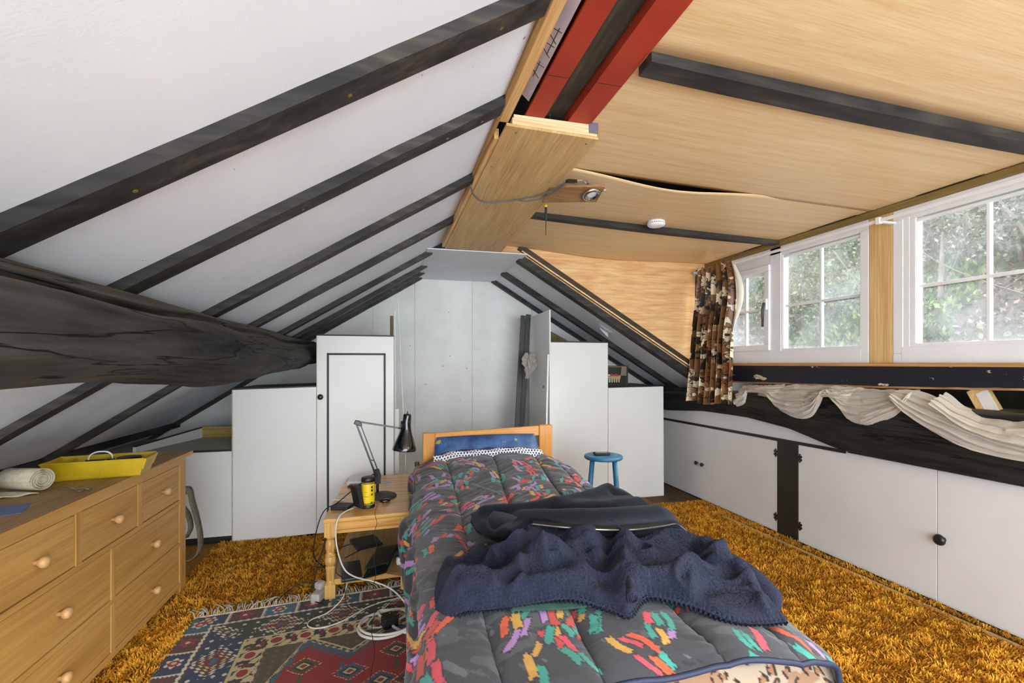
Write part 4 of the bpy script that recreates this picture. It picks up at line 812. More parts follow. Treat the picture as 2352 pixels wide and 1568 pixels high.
# ================================================================ BED
HB = wood('honey_beech', (206,136,50), (222,156,70), 'x', 10, .7, 70, rough=.4, dist=.6, fineamt=.2, bstr=.02, coat=.2)
HBZ = wood('honey_beech_post', (204,134,50), (220,154,70), 'z', 10, .7, 70, rough=.4, dist=.6, fineamt=.2, bstr=.02, coat=.2)
t = thing('bed_frame', 'honey beech single bed frame with a slatted headboard', 'bed', (.72,2.4,0))
build('headboard_post', MB().box(.219,.312,3.53,3.572,0,.836), HBZ, t, bevel=.008)
build('headboard_post', MB().box(1.122,1.230,3.53,3.572,0,.868), HBZ, t, bevel=.008)
build('headboard_rail', MB().prism([(.312,.764),(1.122,.785),(1.122,.862),(.312,.832)], 'y', 3.538, 3.566), HB, t, bevel=.004)
build('headboard_rail', MB().prism([(.312,.60),(1.122,.62),(1.122,.70),(.312,.68)], 'y', 3.538, 3.566), HB, t, bevel=.004)
build('side_rail', MB().box(.225,.25,1.25,3.53,.20,.32), HB, t, bevel=.003); build('side_rail', MB().box(1.20,1.225,1.25,3.53,.20,.32), HB, t, bevel=.003)
build('foot_rail', MB().box(.22,1.23,1.22,1.25,.20,.34), HB, t, bevel=.003)
for x in (.22,1.17): build('foot_leg', MB().box(x,x+.06,1.215,1.255,0,.36), HBZ, t, bevel=.004)
for k in range(9): build('slat', MB().box(.25,1.2,1.4+k*.24,1.47+k*.24,.30,.318), HB, t)
build('mattress', MB().box(.252,1.198,1.26,3.52,.32,.47), mat('mattress_ticking', (206,200,190), rough=.9), t, bevel=.03)
# pillow with navy blue cover
def pillow(name, c, sx_, sy_, h, m, label, rx=0, seed=0):
    n = 26; u, v = np.meshgrid(np.linspace(-1,1,n), np.linspace(-1,1,n), indexing='ij')
    e = np.clip((1-np.abs(u)**3.2)*(1-np.abs(v)**3.2), 0, 1)**.45; mb = MB(); th = rx
    for s in (1,-1):
        X = u*sx_/2*(1-.05*np.abs(v)**2); Y = v*sy_/2*(1-.05*np.abs(u)**2); Z = s*e*h/2+.012*fbm(u*3+seed, v*3, seed)*e
        P = np.stack([c[0]+X, c[1]+Y*math.cos(th)-Z*math.sin(th), c[2]+Y*math.sin(th)+Z*math.cos(th)], -1)
        mb.grid(P if s > 0 else P[::-1])
    return tag(build(name, mb, m, smooth=True), label, 'pillow')
NAVYS = mat('navy_satin', (40,44,84), (54,62,108), scale=14, rough=.4, sheen=.3, bs=26, bstr=.25, bd=.01)
BLUES = mat('blue_print_satin', (40,62,110), (70,110,160), scale=9, rough=.45, bs=22, bstr=.3, bd=.01, specks=(10,.66,(176,168,60)))
pillow('pillow', (.70,3.46,.645), .80, .30, .13, NAVYS, 'navy satin pillow in front, mostly under the quilt', .9, 3)
pillow('pillow', (.70,3.465,.655), .80, .34, .10, BLUES, 'blue printed pillow standing against the headboard', 1.15, 5)
# ---- quilt
def xl(y): return .055+.0435*(y-.9)*.9
def zt(y): return np.interp(y, [1.0,1.15,1.5,2.0,2.6,2.95,3.2,3.45], [.47,.53,.555,.56,.572,.61,.655,.665])
def quilt_top(x, y):   # smooth height of the quilt's upper face
    u = np.clip((x-.10)/(1.20), 0, 1); return zt(y)+.02*np.sin(PI*u)-.11*np.clip((np.abs(u-.5)-.38)/.12, 0, 1)**2
def quilt(t0, t1, s):
    pass
NS, NT = 400, 520
ss = np.linspace(0, 1, NS); tt_ = np.linspace(0, 1, NT)
ctrl_s = np.array([0,.12,.20,.24,.285,.33,.5,.70,.76,.80,.86,1.0])
P = np.zeros((NS, NT, 3)); AR = np.zeros((NS, NT))
for j, tv in enumerate(tt_):
    y = 3.44-tv*(3.44-1.10); a0 = xl(y); z = float(zt(y)); hem = .19+.02*math.sin(y*5)+.012*math.sin(y*13)
    bw = .02*math.sin(y*4.2+.5)+.012*math.sin(y*9)
    head = np.clip((y-3.05)/.39, 0, 1)
    xs = [a0-.012+bw*.8, a0-.02+bw, a0-.008+bw, a0+.010+.06*head, a0+.07+.09*head, a0+.17+.05*head, .69, 1.10-.02*head, 1.195-.03*head, 1.255-.05*head, 1.285-.02*head, 1.305]
    zs = [hem, .36, z-.085, z-.045, z-.008, z+.006, z+.02, z+.008, z-.012, z-.05, z-.13, .33]
    c = catmull(np.stack([xs, zs], -1), 40); d = np.r_[0, np.cumsum(np.linalg.norm(np.diff(c, axis=0), axis=1))]
    q_ = np.linspace(0, d[-1], NS); P[:, j, 0] = np.interp(q_, d, c[:,0]); P[:, j, 2] = np.interp(q_, d, c[:,1]); P[:, j, 1] = y; AR[:, j] = q_
X, Y, Z = P[...,0].copy(), P[...,1].copy(), P[...,2].copy()
# quilting channels, normal displacement
dX = np.gradient(P[...,0], axis=0); dZ = np.gradient(P[...,2], axis=0); ln = np.hypot(dX, dZ)+1e-9; nx_, nz_ = -dZ/ln, dX/ln
SEAM = [lambda y: .33+.055*np.clip((y-2.3)/1.2,-.9,1)+.012*np.sin(y*3), lambda y: .62+.10*np.clip((y-2.3)/1.3,-.9,1)+.01*np.sin(y*4+1), lambda y: .95+.10*np.clip((y-2.4)/1.1,-.6,1)+.012*np.sin(y*3+2), lambda y: 1.14+.05*np.clip((y-1.8)/1.6,-.5,.4)]
ds = np.full(X.shape, 9.)
topm = np.clip((nz_-.15)/.4, 0, 1)
for s in SEAM: ds = np.minimum(ds, np.abs(X-s(Y)))
ds = ds*topm+(1-topm)*.1
puff = 1-np.exp(-ds/.028)
disp = (.026*(puff-1))*(1-.75*np.clip((1.28-Y)/.16,0,1))+.004*puff
# wrinkles radiating from seams and transverse creases toward the head
wr = fbm(X*5+.6*Y, Y*17+3*np.sin(X*5), 11, 4)*.022*np.clip((Y-1.9)/.5, .25, 1)*puff
wr += fbm(X*4, Y*4, 13, 3)*.02+np.exp(-ds/.04)*fbm(X*3, Y*46, 17, 2)*.014
side = 1-topm
wr += side*(.018*np.sin(Y*21+AR*6+2*np.sin(Y*5))+.012*np.sin(Y*43+AR*9))
disp = disp+wr
foot = np.clip((1.30-Y)/.2, 0, 1); disp += foot*.012*np.sin(X*14+1)
P[...,0] = X+nx_*disp; P[...,2] = Z+nz_*disp
P[...,1] += -.018*np.sin(X*7+.4)*foot+.028*foot*np.clip((.85-X)/.6,0,1)*-1.6
# print: charcoal ground, smoky brush marks, clusters of coloured paper-like strips
U_ = AR+0; V_ = Y
def strokes(U, V, dens, seed, cell=.165):
    C = np.zeros(U.shape+(3,)); C[:] = lin((62,62,66)); r = np.random.default_rng(seed)
    sm = fbm(U*9+V*5, V*16, 31, 4); C[sm > .12] = lin((84,84,88)); C[sm < -.22] = lin((48,48,52))
    sm2 = fbm(U*26+V*20, V*9-U*6, 41, 3); C[sm2 > .20] = lin((104,104,108))
    cols = [lin(c) for c in ((62,158,142),(224,76,92),(178,134,192),(216,164,70),(62,158,142),(206,72,60),(178,134,192),(226,92,52))]
    u0, u1, v0, v1 = U.min(), U.max(), V.min(), V.max()
    cu = np.arange(u0, u1, cell)
    for a in cu:
        for b in np.arange(v0, v1, cell):
            if r.random() > dens: continue
            ca, cb = a+r.random()*cell, b+r.random()*cell; base = r.choice([.95, 1.15, .7, 2.0, 1.6]) + r.normal(0,.15); m = r.integers(3, 9)
            for k in range(m):
                an = base+r.normal(0,.16); L, W_ = r.uniform(.045,.10), r.uniform(.017,.028)
                off = (k//2-(m/4))*.031+r.normal(0,.004); al = (k%2)*.085-.042+r.normal(0,.02)
                pu = ca+al*math.cos(base)-off*math.sin(base); pv = cb+al*math.sin(base)+off*math.cos(base)
                iu = np.searchsorted(Vg, 0) if False else None
                jm = (np.abs(Vg-pv) < .075); 
                if not jm.any(): continue
                js = np.where(jm)[0]; j0, j1 = js[0], js[-1]+1
                uu = U[:, j0:j1]-pu; vv = V[:, j0:j1]-pv
                p = uu*math.cos(an)+vv*math.sin(an); q = -uu*math.sin(an)+vv*math.cos(an)+.004*np.sin(p*60+k)
                ins = (np.abs(p) < L/2+.004*np.sin(q*300))&(np.abs(q) < W_/2)
                out = (np.abs(p) < L/2+.004)&(np.abs(q) < W_/2+.003)
                blk = C[:, j0:j1]; blk[out&~ins] = lin((40,40,44)); blk[ins] = cols[r.integers(len(cols))]
    return C
Vg = Y[0]
CQ = strokes(U_, V_, .92, 5)
tint = .92+.3*fbm(U_*30, V_*30, 51, 2); CQ = np.clip(CQ*tint[..., None], 0, 1)
CQ = np.where((ds < .0035)[..., None]&(topm > .4)[..., None], np.array(lin((22,22,24))), CQ)
t = thing('quilt', 'charcoal quilt printed with bright paper-strip confetti on the bed', 'quilt', (.7,2.3,.2))
build('cover', MB().grid(P), colmat('quilt_cotton', rough=.75, sheen=.25, bs=420, bstr=.12, bd=.002), t, smooth=True, solid=.012, col=CQ.reshape(-1,3))
# white net-patterned reverse folded over at the head and piping at the foot
n1, n2 = 420, 60; hx = np.linspace(.285, 1.10, n1); B = np.zeros((n1, n2, 3)); Cn = np.zeros((n1, n2, 3))
iy = 0
for i, x in enumerate(hx):
    k = int(np.argmin(np.abs(P[:, 6, 0]-x)+(P[:,6,2] < .5)*9)); z0 = float(P[max(0,k-16):k+16, 6, 2].max())
    for j in range(n2):
        an = math.radians(-55+165*j/(n2-1)); R_ = .034+.004*math.sin(x*37+j*.2)
        B[i, j] = (x, 3.405-R_*math.cos(an)*1.0+.006*math.sin(x*17), z0-.004+R_*math.sin(an)-.10*max(0,.36-x)-.06*max(0,x-1.04))
gx_, gy_ = np.meshgrid(hx/.022, np.arange(n2)*.098/n2*1.0/.017, indexing='ij'); sh = (np.floor(gy_)%2)*.5
cell = np.hypot((gx_+sh)%1-.5, (gy_%1-.5)*.85); Cn[:] = lin((232,232,236)); Cn[cell < .30] = lin((52,56,72))
build('net_print_turnback', MB().grid(B), colmat('net_print_cotton', rough=.8), t, smooth=True, solid=.006, col=Cn.reshape(-1,3))
ft = P[::4, -1].copy(); sel = ft[:,2] > .25; ft = ft[sel]; build('piping', MB().tube(ft+np.array([0,-.004,0]), .008, 6), mat('navy_piping', (36,44,72), rough=.6), t, smooth=True)
# ---- leopard print blanket below the quilt at the foot
n1, n2 = 240, 150; xs = np.linspace(.10, 1.285, n1); L_ = np.linspace(0, .50, n2); B = np.zeros((n1, n2, 3))
for j, l in enumerate(L_):
    if l < .16: y, z = 1.30-l*.95, .50-.02*(l/.16)**2
    else: q = l-.16; y, z = 1.148-.03*math.sin(min(1, q/.1)*PI/2), .48-q*.97
    B[:, j, 0] = xs; B[:, j, 1] = y+.012*np.sin(xs*23)*min(1, l/.3); B[:, j, 2] = z-.05*np.clip((xs-1.17)/.11, 0, 1)**2-.04*np.clip((.25-xs)/.15,0,1)**2
gx_, gl = np.meshgrid(xs, L_, indexing='ij')
CL = np.zeros(gx_.shape+(3,)); CL[:] = lin((146,112,86)); CL[fbm(gx_*6, gl*6, 3) > .1] = lin((166,146,124))
r_ = np.random.default_rng(3); pts = r_.uniform([.08,-.02],[1.3,.52],(900,2)); keep = []
for p in pts:
    if all(np.hypot(*(p-q)) > .036 for q in keep): keep.append(p)
for p in keep:
    R_ = r_.uniform(.015,.020); d = np.hypot(gx_-p[0], (gl-p[1])*r_.uniform(.8,1.25)); an = np.arctan2(gl-p[1], gx_-p[0]); w = d+.0025*np.sin(an*3+p[0]*90)
    CL[w < R_*.55] = lin((150,104,70)); gap = np.sin(an*2+p[1]*80) > -.55; CL[(w > R_*.5)&(w < R_)&gap] = lin((46,34,30))
tag(build('leopard_blanket', MB().grid(B), colmat('leopard_fleece', rough=.9, sheen=.4, bs=200, bstr=.3), smooth=True, solid=.008, col=CL.reshape(-1,3)), 'leopard print blanket showing below the quilt at the foot', 'blanket')
# ---- clothes on the bed
def resample(c, n):
    c = catmull(c, 10); d = np.r_[0, np.cumsum(np.linalg.norm(np.diff(c, axis=0), axis=1))]; q = np.linspace(0, d[-1], n); return np.stack([np.interp(q, d, c[:, k]) for k in range(2)], -1)
def coons(top, right, bottom, left, nu, nv):
    """top: left->right, bottom: left->right, left/right: top->bottom"""
    T, B_, L2, R2 = resample(top, nu), resample(bottom, nu), resample(left, nv), resample(right, nv)
    u = np.linspace(0,1,nu)[:, None, None]; v = np.linspace(0,1,nv)[None, :, None]
    return (1-v)*T[:, None]+v*B_[:, None]+(1-u)*L2[None]+u*R2[None]-((1-u)*(1-v)*T[0]+u*(1-v)*T[-1]+(1-u)*v*B_[0]+u*v*B_[-1])
def dist_poly(X, Y, poly):
    P_ = catmull(poly, 6); d = np.full(X.shape, 9.)
    for a, b in zip(P_[:-1], P_[1:]):
        ab = b-a; tt = np.clip(((X-a[0])*ab[0]+(Y-a[1])*ab[1])/(ab@ab+1e-12), 0, 1); d = np.minimum(d, np.hypot(X-a[0]-tt*ab[0], Y-a[1]-tt*ab[1]))
    return d
FL = None
def fleece(name, c1, c2, sc, strength):
    m, t_, b = newmat(name); setp(b, .95, .1, 0, .18); b.inputs['Sheen Tint'].default_value = (.6,.64,.8,1)
    n = noise(t_, coords(t_), sc, 4, .65); n2 = noise(t_, coords(t_), sc*.12, 3)
    c = mixc(t_, .35, ramp(t_, n, [(.35, lin(c1)), (.68, lin(c2))]), ramp(t_, n2, [(.3, lin(c1)), (.7, lin(c2))])); t_.links.new(c, b.inputs['Base Color']); bump(t_, b, n, strength, .012); return m
ROBE = fleece('navy_sherpa_fleece', (14,17,28), (50,56,82), 170, 1.0)
JACK = fleece('black_microfleece', (14,15,18), (28,30,36), 240, .3)
def clothes(name, sides, nu, nv, base, edge_r, thick, ridges, m, label, lift=0, extra=None, zmin=.0, parent=None, fuzz=0):
    G = coons(*sides, nu, nv); X, Y = G[...,0], G[...,1]
    u = np.linspace(0,1,nu)[:, None]; v = np.linspace(0,1,nv)[None, :]
    ring = np.concatenate([G[:, 0], G[-1, :], G[::-1, -1], G[0, ::-1]]); dE = np.full(X.shape, 9.)
    for p in ring[::max(2, len(ring)//260)]: dE = np.minimum(dE, (X-p[0])**2+(Y-p[1])**2)
    dE = np.sqrt(dE)
    e = np.sqrt(np.clip(1-(1-np.clip(dE/edge_r, 0, 1))**2, 0, 1))
    H = base*e
    for poly, amp, wd in ridges: H = H+.8*amp*np.exp(-(dist_poly(X, Y, poly)/wd)**2)*np.clip(dE/.03, .25 if amp > 0 else 0, 1)
    H = H+.010*fbm(X*9, Y*9, 77, 3)*e
    if extra is not None: H = H+extra(X, Y)*e
    if fuzz: 
        w1 = fbm(X*5+3, Y*5, 91, 2)*1.5; rn = 1-np.abs(2*vnoise(X*8+w1*2+Y*3, Y*10-w1*2, 92)-1); H = H+e*(.030*rn**3*np.clip(dE/.05,0,1)-.004)
        H = H+fuzz*np.clip((dE-.022)/.03,0,1)*(vnoise(X*260, Y*260, 93)+.6*vnoise(X*130, Y*130, 94)-.8)
    H = np.maximum(H, .004)
    Zb = quilt_top(X, Y)+lift; over = np.clip(X-1.27, 0, 1); Zb = Zb-over*1.1
    o = build(name, MB().grid(np.stack([X, Y, Zb+H+.010], -1)), m, parent, smooth=True, solid=thick)
    return o
robe_top = [(.17,1.78),(.26,1.80),(.36,1.84),(.62,1.93),(.93,1.95),(1.25,1.90),(1.36,1.80)]
robe_bot = [(.128,1.53),(.20,1.452),(.41,1.425),(.56,1.405),(.655,1.335),(.70,1.295),(.80,1.365),(.90,1.30),(1.0,1.205),(1.165,1.18)]
robe_left = [(.17,1.78),(.148,1.70),(.135,1.61),(.128,1.53)]
robe_right = [(1.36,1.80),(1.385,1.70),(1.36,1.55),(1.30,1.42),(1.21,1.31),(1.165,1.18)]
t = thing('fleece_robe', 'navy sherpa fleece robe crumpled across the bed', 'robe', (.75,1.6,.55))
RID = [([(.80,1.80),(.70,1.70),(.52,1.60),(.33,1.53),(.22,1.52)], .055, .05), ([(.55,1.83),(.46,1.74),(.47,1.65),(.58,1.60)], .05, .035), ([(.25,1.74),(.34,1.66),(.42,1.68)], -.045, .05), ([(.20,1.75),(.17,1.66),(.19,1.57)], .035, .035),
       ([(.86,1.90),(.90,1.78),(.88,1.66),(.80,1.54),(.71,1.34)], .05, .035), ([(.80,1.66),(.76,1.58),(.70,1.52)], -.04, .03), ([(.68,1.72),(.74,1.64),(.72,1.54)], .035, .03), ([(.62,1.48),(.40,1.46),(.22,1.48)], .03, .03),
       ([(.78,1.40),(.95,1.42),(1.12,1.47),(1.24,1.58)], .05, .035), ([(1.16,1.62),(1.10,1.56),(1.12,1.48)], -.035, .035), ([(1.27,1.66),(1.20,1.62),(1.24,1.54)], .04, .03), ([(1.18,1.36),(1.22,1.44),(1.29,1.50)], .035, .03),
       ([(.95,1.30),(1.05,1.34),(1.14,1.33)], -.02, .03), ([(.50,1.76),(.36,1.70),(.30,1.62)], .03, .03)]
clothes('body', (robe_top, robe_right, robe_bot, robe_left), 500, 320, .045, .045, .012, RID, ROBE, '', parent=t, fuzz=.0042, extra=lambda X, Y: .012*np.sin(X*16+Y*9+2*np.sin(Y*7)))
clothes('front_placket', ([(.835,1.93),(.87,1.935),(.90,1.93)], [(.90,1.93),(.925,1.80),(.915,1.66),(.84,1.53),(.735,1.315)], [(.70,1.31),(.718,1.305),(.735,1.315)], [(.835,1.93),(.862,1.80),(.85,1.67),(.78,1.54),(.70,1.31)]), 14, 90, .020, .012, .008, [([(.86,1.90),(.90,1.78),(.88,1.66),(.80,1.54),(.71,1.34)], .05, .035)], ROBE, '', lift=.042, parent=t)
sl = np.array([[.115,1.56,.60],[.14,1.66,.615],[.21,1.70,.63],[.30,1.68,.645]])
# cuff lump at the right shoulder of the bed
P2 = catmull([(1.19,1.60,.585),(1.25,1.56,.575),(1.285,1.47,.545),(1.29,1.40,.515),(1.285,1.36,.50)], 10); build('cuff', MB().tube(P2, np.interp(np.linspace(0,1,len(P2)), [0,.3,.8,1], [.02,.05,.055,.03]), 20), ROBE, t, smooth=True)
# green T-shirt peeking out below the robe
clothes('t_shirt', ([(.36,1.52),(.55,1.52),(.80,1.50)], [(.80,1.50),(.82,1.44),(.80,1.385)], [(.36,1.42),(.55,1.385),(.80,1.385)], [(.36,1.52),(.35,1.47),(.36,1.42)]), 60, 30, .010, .02, .004, [], mat('bottle_green_jersey', (38,66,58), (50,82,72), scale=20, rough=.9), '')
tag(bpy.data.objects['t_shirt'], 'dark green jersey edge peeking out from under the navy robe', 'garment')
t = thing('fleece_jacket', 'black fleece jacket with a metal zip lying across the quilt', 'jacket', (.85,2.0,.6))
j_top = [(.345,2.10),(.45,2.125),(.72,2.17),(.93,2.24),(1.10,2.32),(1.22,2.33),(1.31,2.25)]
j_right = [(1.31,2.25),(1.35,2.15),(1.395,2.03),(1.36,1.90),(1.29,1.80)]
j_bot = [(.375,1.91),(.455,1.80),(.57,1.86),(.73,1.77),(.86,1.735),(1.05,1.745),(1.29,1.80)]
j_left = [(.345,2.10),(.350,2.03),(.355,1.97),(.375,1.91)]
RJ = [([(.40,2.06),(.60,2.04),(.80,2.09),(.98,2.19),(1.10,2.27)], .04, .04), ([(.55,1.94),(.75,1.90),(.95,1.88),(1.15,1.90),(1.28,1.92)], .04, .05), ([(.75,2.02),(.95,2.03),(1.15,2.05)], .03, .05), ([(.70,1.97),(.85,1.96),(.98,1.96)], -.025, .03), ([(1.10,2.20),(1.24,2.20),(1.30,2.15)], -.03, .025), ([(.45,1.98),(.40,1.90)], -.03, .035)]
clothes('body', (j_top, j_right, j_bot, j_left), 220, 110, .055, .035, .007, RJ, JACK, '', lift=.045, parent=t)
zp = catmull([(.56,1.855),(.66,1.80),(.75,1.768),(.83,1.745),(.95,1.735),(1.10,1.765),(1.20,1.80),(1.30,1.79)], 14)
zz = quilt_top(zp[:,0], zp[:,1])+.118-.02*np.linspace(0,1,len(zp)); Z3 = np.c_[zp, zz]
build('zip_tape', MB().grid(np.stack([Z3+np.array([0,-.010,-.008]), Z3+np.array([0,.014,.006])], 1)), mat('black_tape', (18,18,20), rough=.9), t, smooth=True, solid=.004)
mb = MB()
for i in range(0, len(Z3)-1, 1):
    for f in (0, .5):
        p = Z3[i]*(1-f)+Z3[i+1]*f; dd = N(Z3[i+1]-Z3[i]); s_ = N(np.cross(dd, (0,.3,1))); mb.obox(p+np.array([0,-.008,-.002]), dd, s_, np.cross(dd, s_), .0035, .009, .004)
o = build('zip_teeth', mb, mat('dull_zip_metal', (150,145,130), metal=.8, rough=.4), t); o['kind'] = 'stuff'
build('zip_pull', MB().beam(Z3[-3]+np.array([0,-.01,.008]), Z3[-1]+np.array([.03,-.03,.0]), .008, .004), DARKP, t, bevel=.001)
build('collar', MB().grid(np.stack([catmull([(.345,2.11,.665),(.36,2.0,.66),(.40,1.90,.655),(.455,1.80,.63)], 8), catmull([(.40,2.12,.685),(.44,2.02,.70),(.50,1.93,.705),(.56,1.87,.675)], 8)], 1)), JACK, t, smooth=True, solid=.01)
build('stitch_mark', MB().tube(catmull([(.735,2.125,.695),(.755,2.125,.70),(.765,2.135,.702)], 5), .0022, 5), WP, t)
# ================================================================ CURTAIN
n1, n2 = 280, 360; uu = np.linspace(0,1,n1); vv = np.linspace(0,1,n2); B = np.zeros((n1,n2,3))
U2, V2 = np.meshgrid(uu, vv, indexing='ij')
yl = 3.955-.0*V2+.015*V2; yr = 3.475-.06*np.sin(PI*np.clip(V2*1.9,0,1))*(1-V2)-.06*V2-.02*V2**3
xm = 2.835-.02*V2-.05*V2**2+.0*U2
pl = 2*PI*7.5*U2+.7*np.sin(V2*3+U2*5); am = (.012+.026*np.clip(V2*2.2,0,1))
B[...,1] = yl+(yr-yl)*U2+.012*np.cos(pl*1.0)*np.clip(V2*3,0,1)
B[...,0] = xm+am*np.sin(pl)-.03*(1-U2)*V2+.012*fbm(U2*6, V2*3, 5)
B[...,2] = 2.245-1.245*V2+.012*np.sin(U2*9)*V2-.012*(1-U2)*V2+.01*np.clip(1-V2*14,0,1)*np.sin(U2*60)
cw = U2*.85; ch = V2*1.245; CC = np.zeros(U2.shape+(3,)); CC[:] = lin((126,86,52)); r_ = np.random.default_rng(12)
CC[fbm(cw*11, ch*11, 5, 3) > .04] = lin((42,32,26)); CC[fbm(cw*9+7, ch*9, 9, 3) > .13] = lin((234,216,186))
pal = [(226,206,174),(128,82,46),(38,28,24),(226,206,174),(150,104,62),(58,42,30)]
for k in range(110):
    pc = (r_.uniform(0,.85), r_.uniform(0,1.25)); R_ = r_.uniform(.035,.085); npet = int(r_.integers(5,9)); d = np.hypot(cw-pc[0], ch-pc[1]); msk0 = d < R_*1.3
    an = np.arctan2(ch-pc[1], cw-pc[0]); sh = R_*(.55+.45*np.abs(np.cos(an*npet/2+k))); c_ = lin(pal[k % 6])
    CC[(d < sh)] = c_; CC[(d < sh)&(d > sh*.9)] = lin((34,26,22)); CC[(d < sh)&(np.abs(np.sin(an*npet/2+k)) < .10)&(d > R_*.25)] = lin((60,40,26)); CC[d < R_*.2] = lin(pal[(k+2) % 6])
dots = (np.hypot((cw*90)%1-.5, (ch*90)%1-.5) < .3)&(fbm(cw*7, ch*7, 21, 2) > .14); CC[dots] = lin((228,206,160))
t = thing('curtain', 'brown and cream floral curtain bunched at the end of the rail', 'curtain', (2.8,3.7,1.0))
build('cloth', MB().grid(B), colmat('glazed_floral_cotton', rough=.32, spec=.5, bs=30, bstr=.1), t, smooth=True, solid=.003, col=CC.reshape(-1,3))
e_ = B[-1]; lin_ = np.stack([e_+np.array([.012,.0,0]), e_+np.array([.03,-.035,0])*np.sin(PI*np.clip(vv*2.2,0,1))[:, None]+np.array([.02,0,0])], 1)[:180]
build('lining', MB().grid(lin_), mat('cream_lining', (232,226,210), rough=.8), t, smooth=True, solid=.002)
# ================================================================ NET CURTAIN SWAGS
VOI, tv, bv = newmat('net_voile'); tv.nodes.remove(bv)
d1 = nd(tv, 'ShaderNodeBsdfDiffuse'); d1.inputs[0].default_value = (*lin((244,236,224)), 1); d2 = nd(tv, 'ShaderNodeBsdfTranslucent'); d2.inputs[0].default_value = (*lin((244,236,224)), 1); d3 = nd(tv, 'ShaderNodeBsdfTransparent')
a1 = nd(tv, 'ShaderNodeMixShader'); a1.inputs[0].default_value = .3; a2 = nd(tv, 'ShaderNodeMixShader')
lw = nd(tv, 'ShaderNodeLayerWeight'); lw.inputs[0].default_value = .5
mr = nd(tv, 'ShaderNodeMapRange'); mr.inputs[1].default_value = 0; mr.inputs[2].default_value = 1; mr.inputs[3].default_value = .30; mr.inputs[4].default_value = .02
tv.links.new(lw.outputs['Facing'], mr.inputs[0]); tv.links.new(mr.outputs[0], a2.inputs[0])
tv.links.new(d1.outputs[0], a1.inputs[1]); tv.links.new(d2.outputs[0], a1.inputs[2]); tv.links.new(a1.outputs[0], a2.inputs[1]); tv.links.new(d3.outputs[0], a2.inputs[2]); tv.links.new(a2.outputs[0], tv.nodes['Material Output'].inputs[0])
t = thing('net_curtain', 'long white net curtain swagged over the black oak beam', 'net curtain', (2.87,2.4,.95))
def swag(y0, y1, top, bot, folds, seed, name='swag', xa=2.93, xb=2.835, amp=.012):
    amp *= 1.5; folds += 1
    n1, n2 = 150, 90; u = np.linspace(0,1,n1); v = np.linspace(0,1,n2); U, V = np.meshgrid(u, v, indexing='ij')
    tz = np.interp(u, [a for a, _ in top], [b for _, b in top]); bz = catmull_1d(bot, u)
    tz = np.minimum(tz+.002*np.sin(u*40), 1.205); Yg = y0+(y1-y0)*U+.02*np.sin(V*5+U*7+seed)*np.sin(PI*U)
    ph = folds*2*PI*(V**.9)+2.2*np.sin(U*PI*1.3+seed)+3*fbm(U*4, V*3, seed)
    f = np.sin(ph)*.6+.4*np.sin(ph*2.3+U*9)+1.2*fbm(U*14, V*9, seed+2)
    Zg = tz[:, None]*(1-V)+bz[:, None]*V+.006*np.sin(ph+1)
    Xg = xa+(xb-xa)*np.sin(V*PI/2)**.8-.03*np.sin(PI*V)*np.sin(PI*U)+amp*f*np.sin(PI*np.clip(V*.93+.05,0,1))**.6+.02*np.clip((V-.9)/.1,0,1)
    build(name, MB().grid(np.stack([Xg, Yg, Zg], -1)), VOI, t, smooth=True)
def catmull_1d(pts, u):
    c = catmull(np.array(pts), 10); return np.interp(u, c[:,0], c[:,1])
swag(3.43, 3.28, [(0,1.16),(1,1.17)], [(0,1.0),(.4,.985),(.8,1.05),(1,1.11)], 2, 1, 'loose_end', xb=2.825)
swag(3.36, 2.98, [(0,1.16),(1,1.19)], [(0,1.10),(.5,1.12),(1,1.09)], 3, 2)
swag(3.16, 2.58, [(0,1.16),(.5,1.20),(1,1.19)], [(0,1.10),(.2,1.08),(.34,1.0),(.6,.955),(.82,.965),(.93,1.05),(1,1.15)], 5, 3, amp=.018)
swag(2.70, 2.40, [(0,1.16),(1,1.19)], [(0,1.11),(.5,1.13),(1,1.10)], 3, 4)
swag(2.56, 2.03, [(0,1.20),(.4,1.19),(1,1.195)], [(0,1.15),(.15,1.07),(.3,.985),(.55,.962),(.8,1.03),(.93,1.10),(1,1.17)], 4, 5, amp=.014)
swag(2.12, 1.25, [(0,1.195),(.12,1.195),(.3,1.14),(.5,1.05),(.7,1.0),(1,1.02)], [(0,1.15),(.1,1.06),(.25,.975),(.45,.915),(.65,.895),(1,.91)], 4, 6, xa=2.90, xb=2.82, amp=.012)
swag(1.90, 1.15, [(0,1.19),(.12,1.13),(.25,1.085),(.4,1.085),(.55,1.12),(1,1.15)], [(0,1.13),(.2,1.03),(.45,.97),(.7,.96),(1,.98)], 3, 7, xa=2.925, xb=2.80, amp=.012)
# ================================================================ CARPET AND RUG
def fast(name, V, F, m, col=None, parent=None, smooth=False, loc=(0,0,0)):
    V = np.asarray(V, np.float32)-np.asarray(loc, np.float32); F = np.asarray(F, np.int32); k = F.shape[1]
    me = bpy.data.meshes.new(name); me.vertices.add(len(V)); me.vertices.foreach_set('co', V.ravel())
    me.loops.add(F.size); me.loops.foreach_set('vertex_index', F.ravel()); me.polygons.add(len(F))
    me.polygons.foreach_set('loop_start', np.arange(0, F.size, k, dtype=np.int32)); me.update(calc_edges=True); me.materials.append(m)
    if smooth: me.polygons.foreach_set('use_smooth', [True]*len(F))
    if col is not None:
        at = me.color_attributes.new('Col', 'FLOAT_COLOR', 'POINT'); C = np.ones((len(V),4), np.float32); C[:, :3] = col; at.data.foreach_set('color', C.ravel())
    o = bpy.data.objects.new(name, me); COL.objects.link(o); o.location = loc; ROOT[o.name] = np.asarray(loc, float)
    if parent is not None: o.parent = parent; o.location = (0,0,0)
    return o
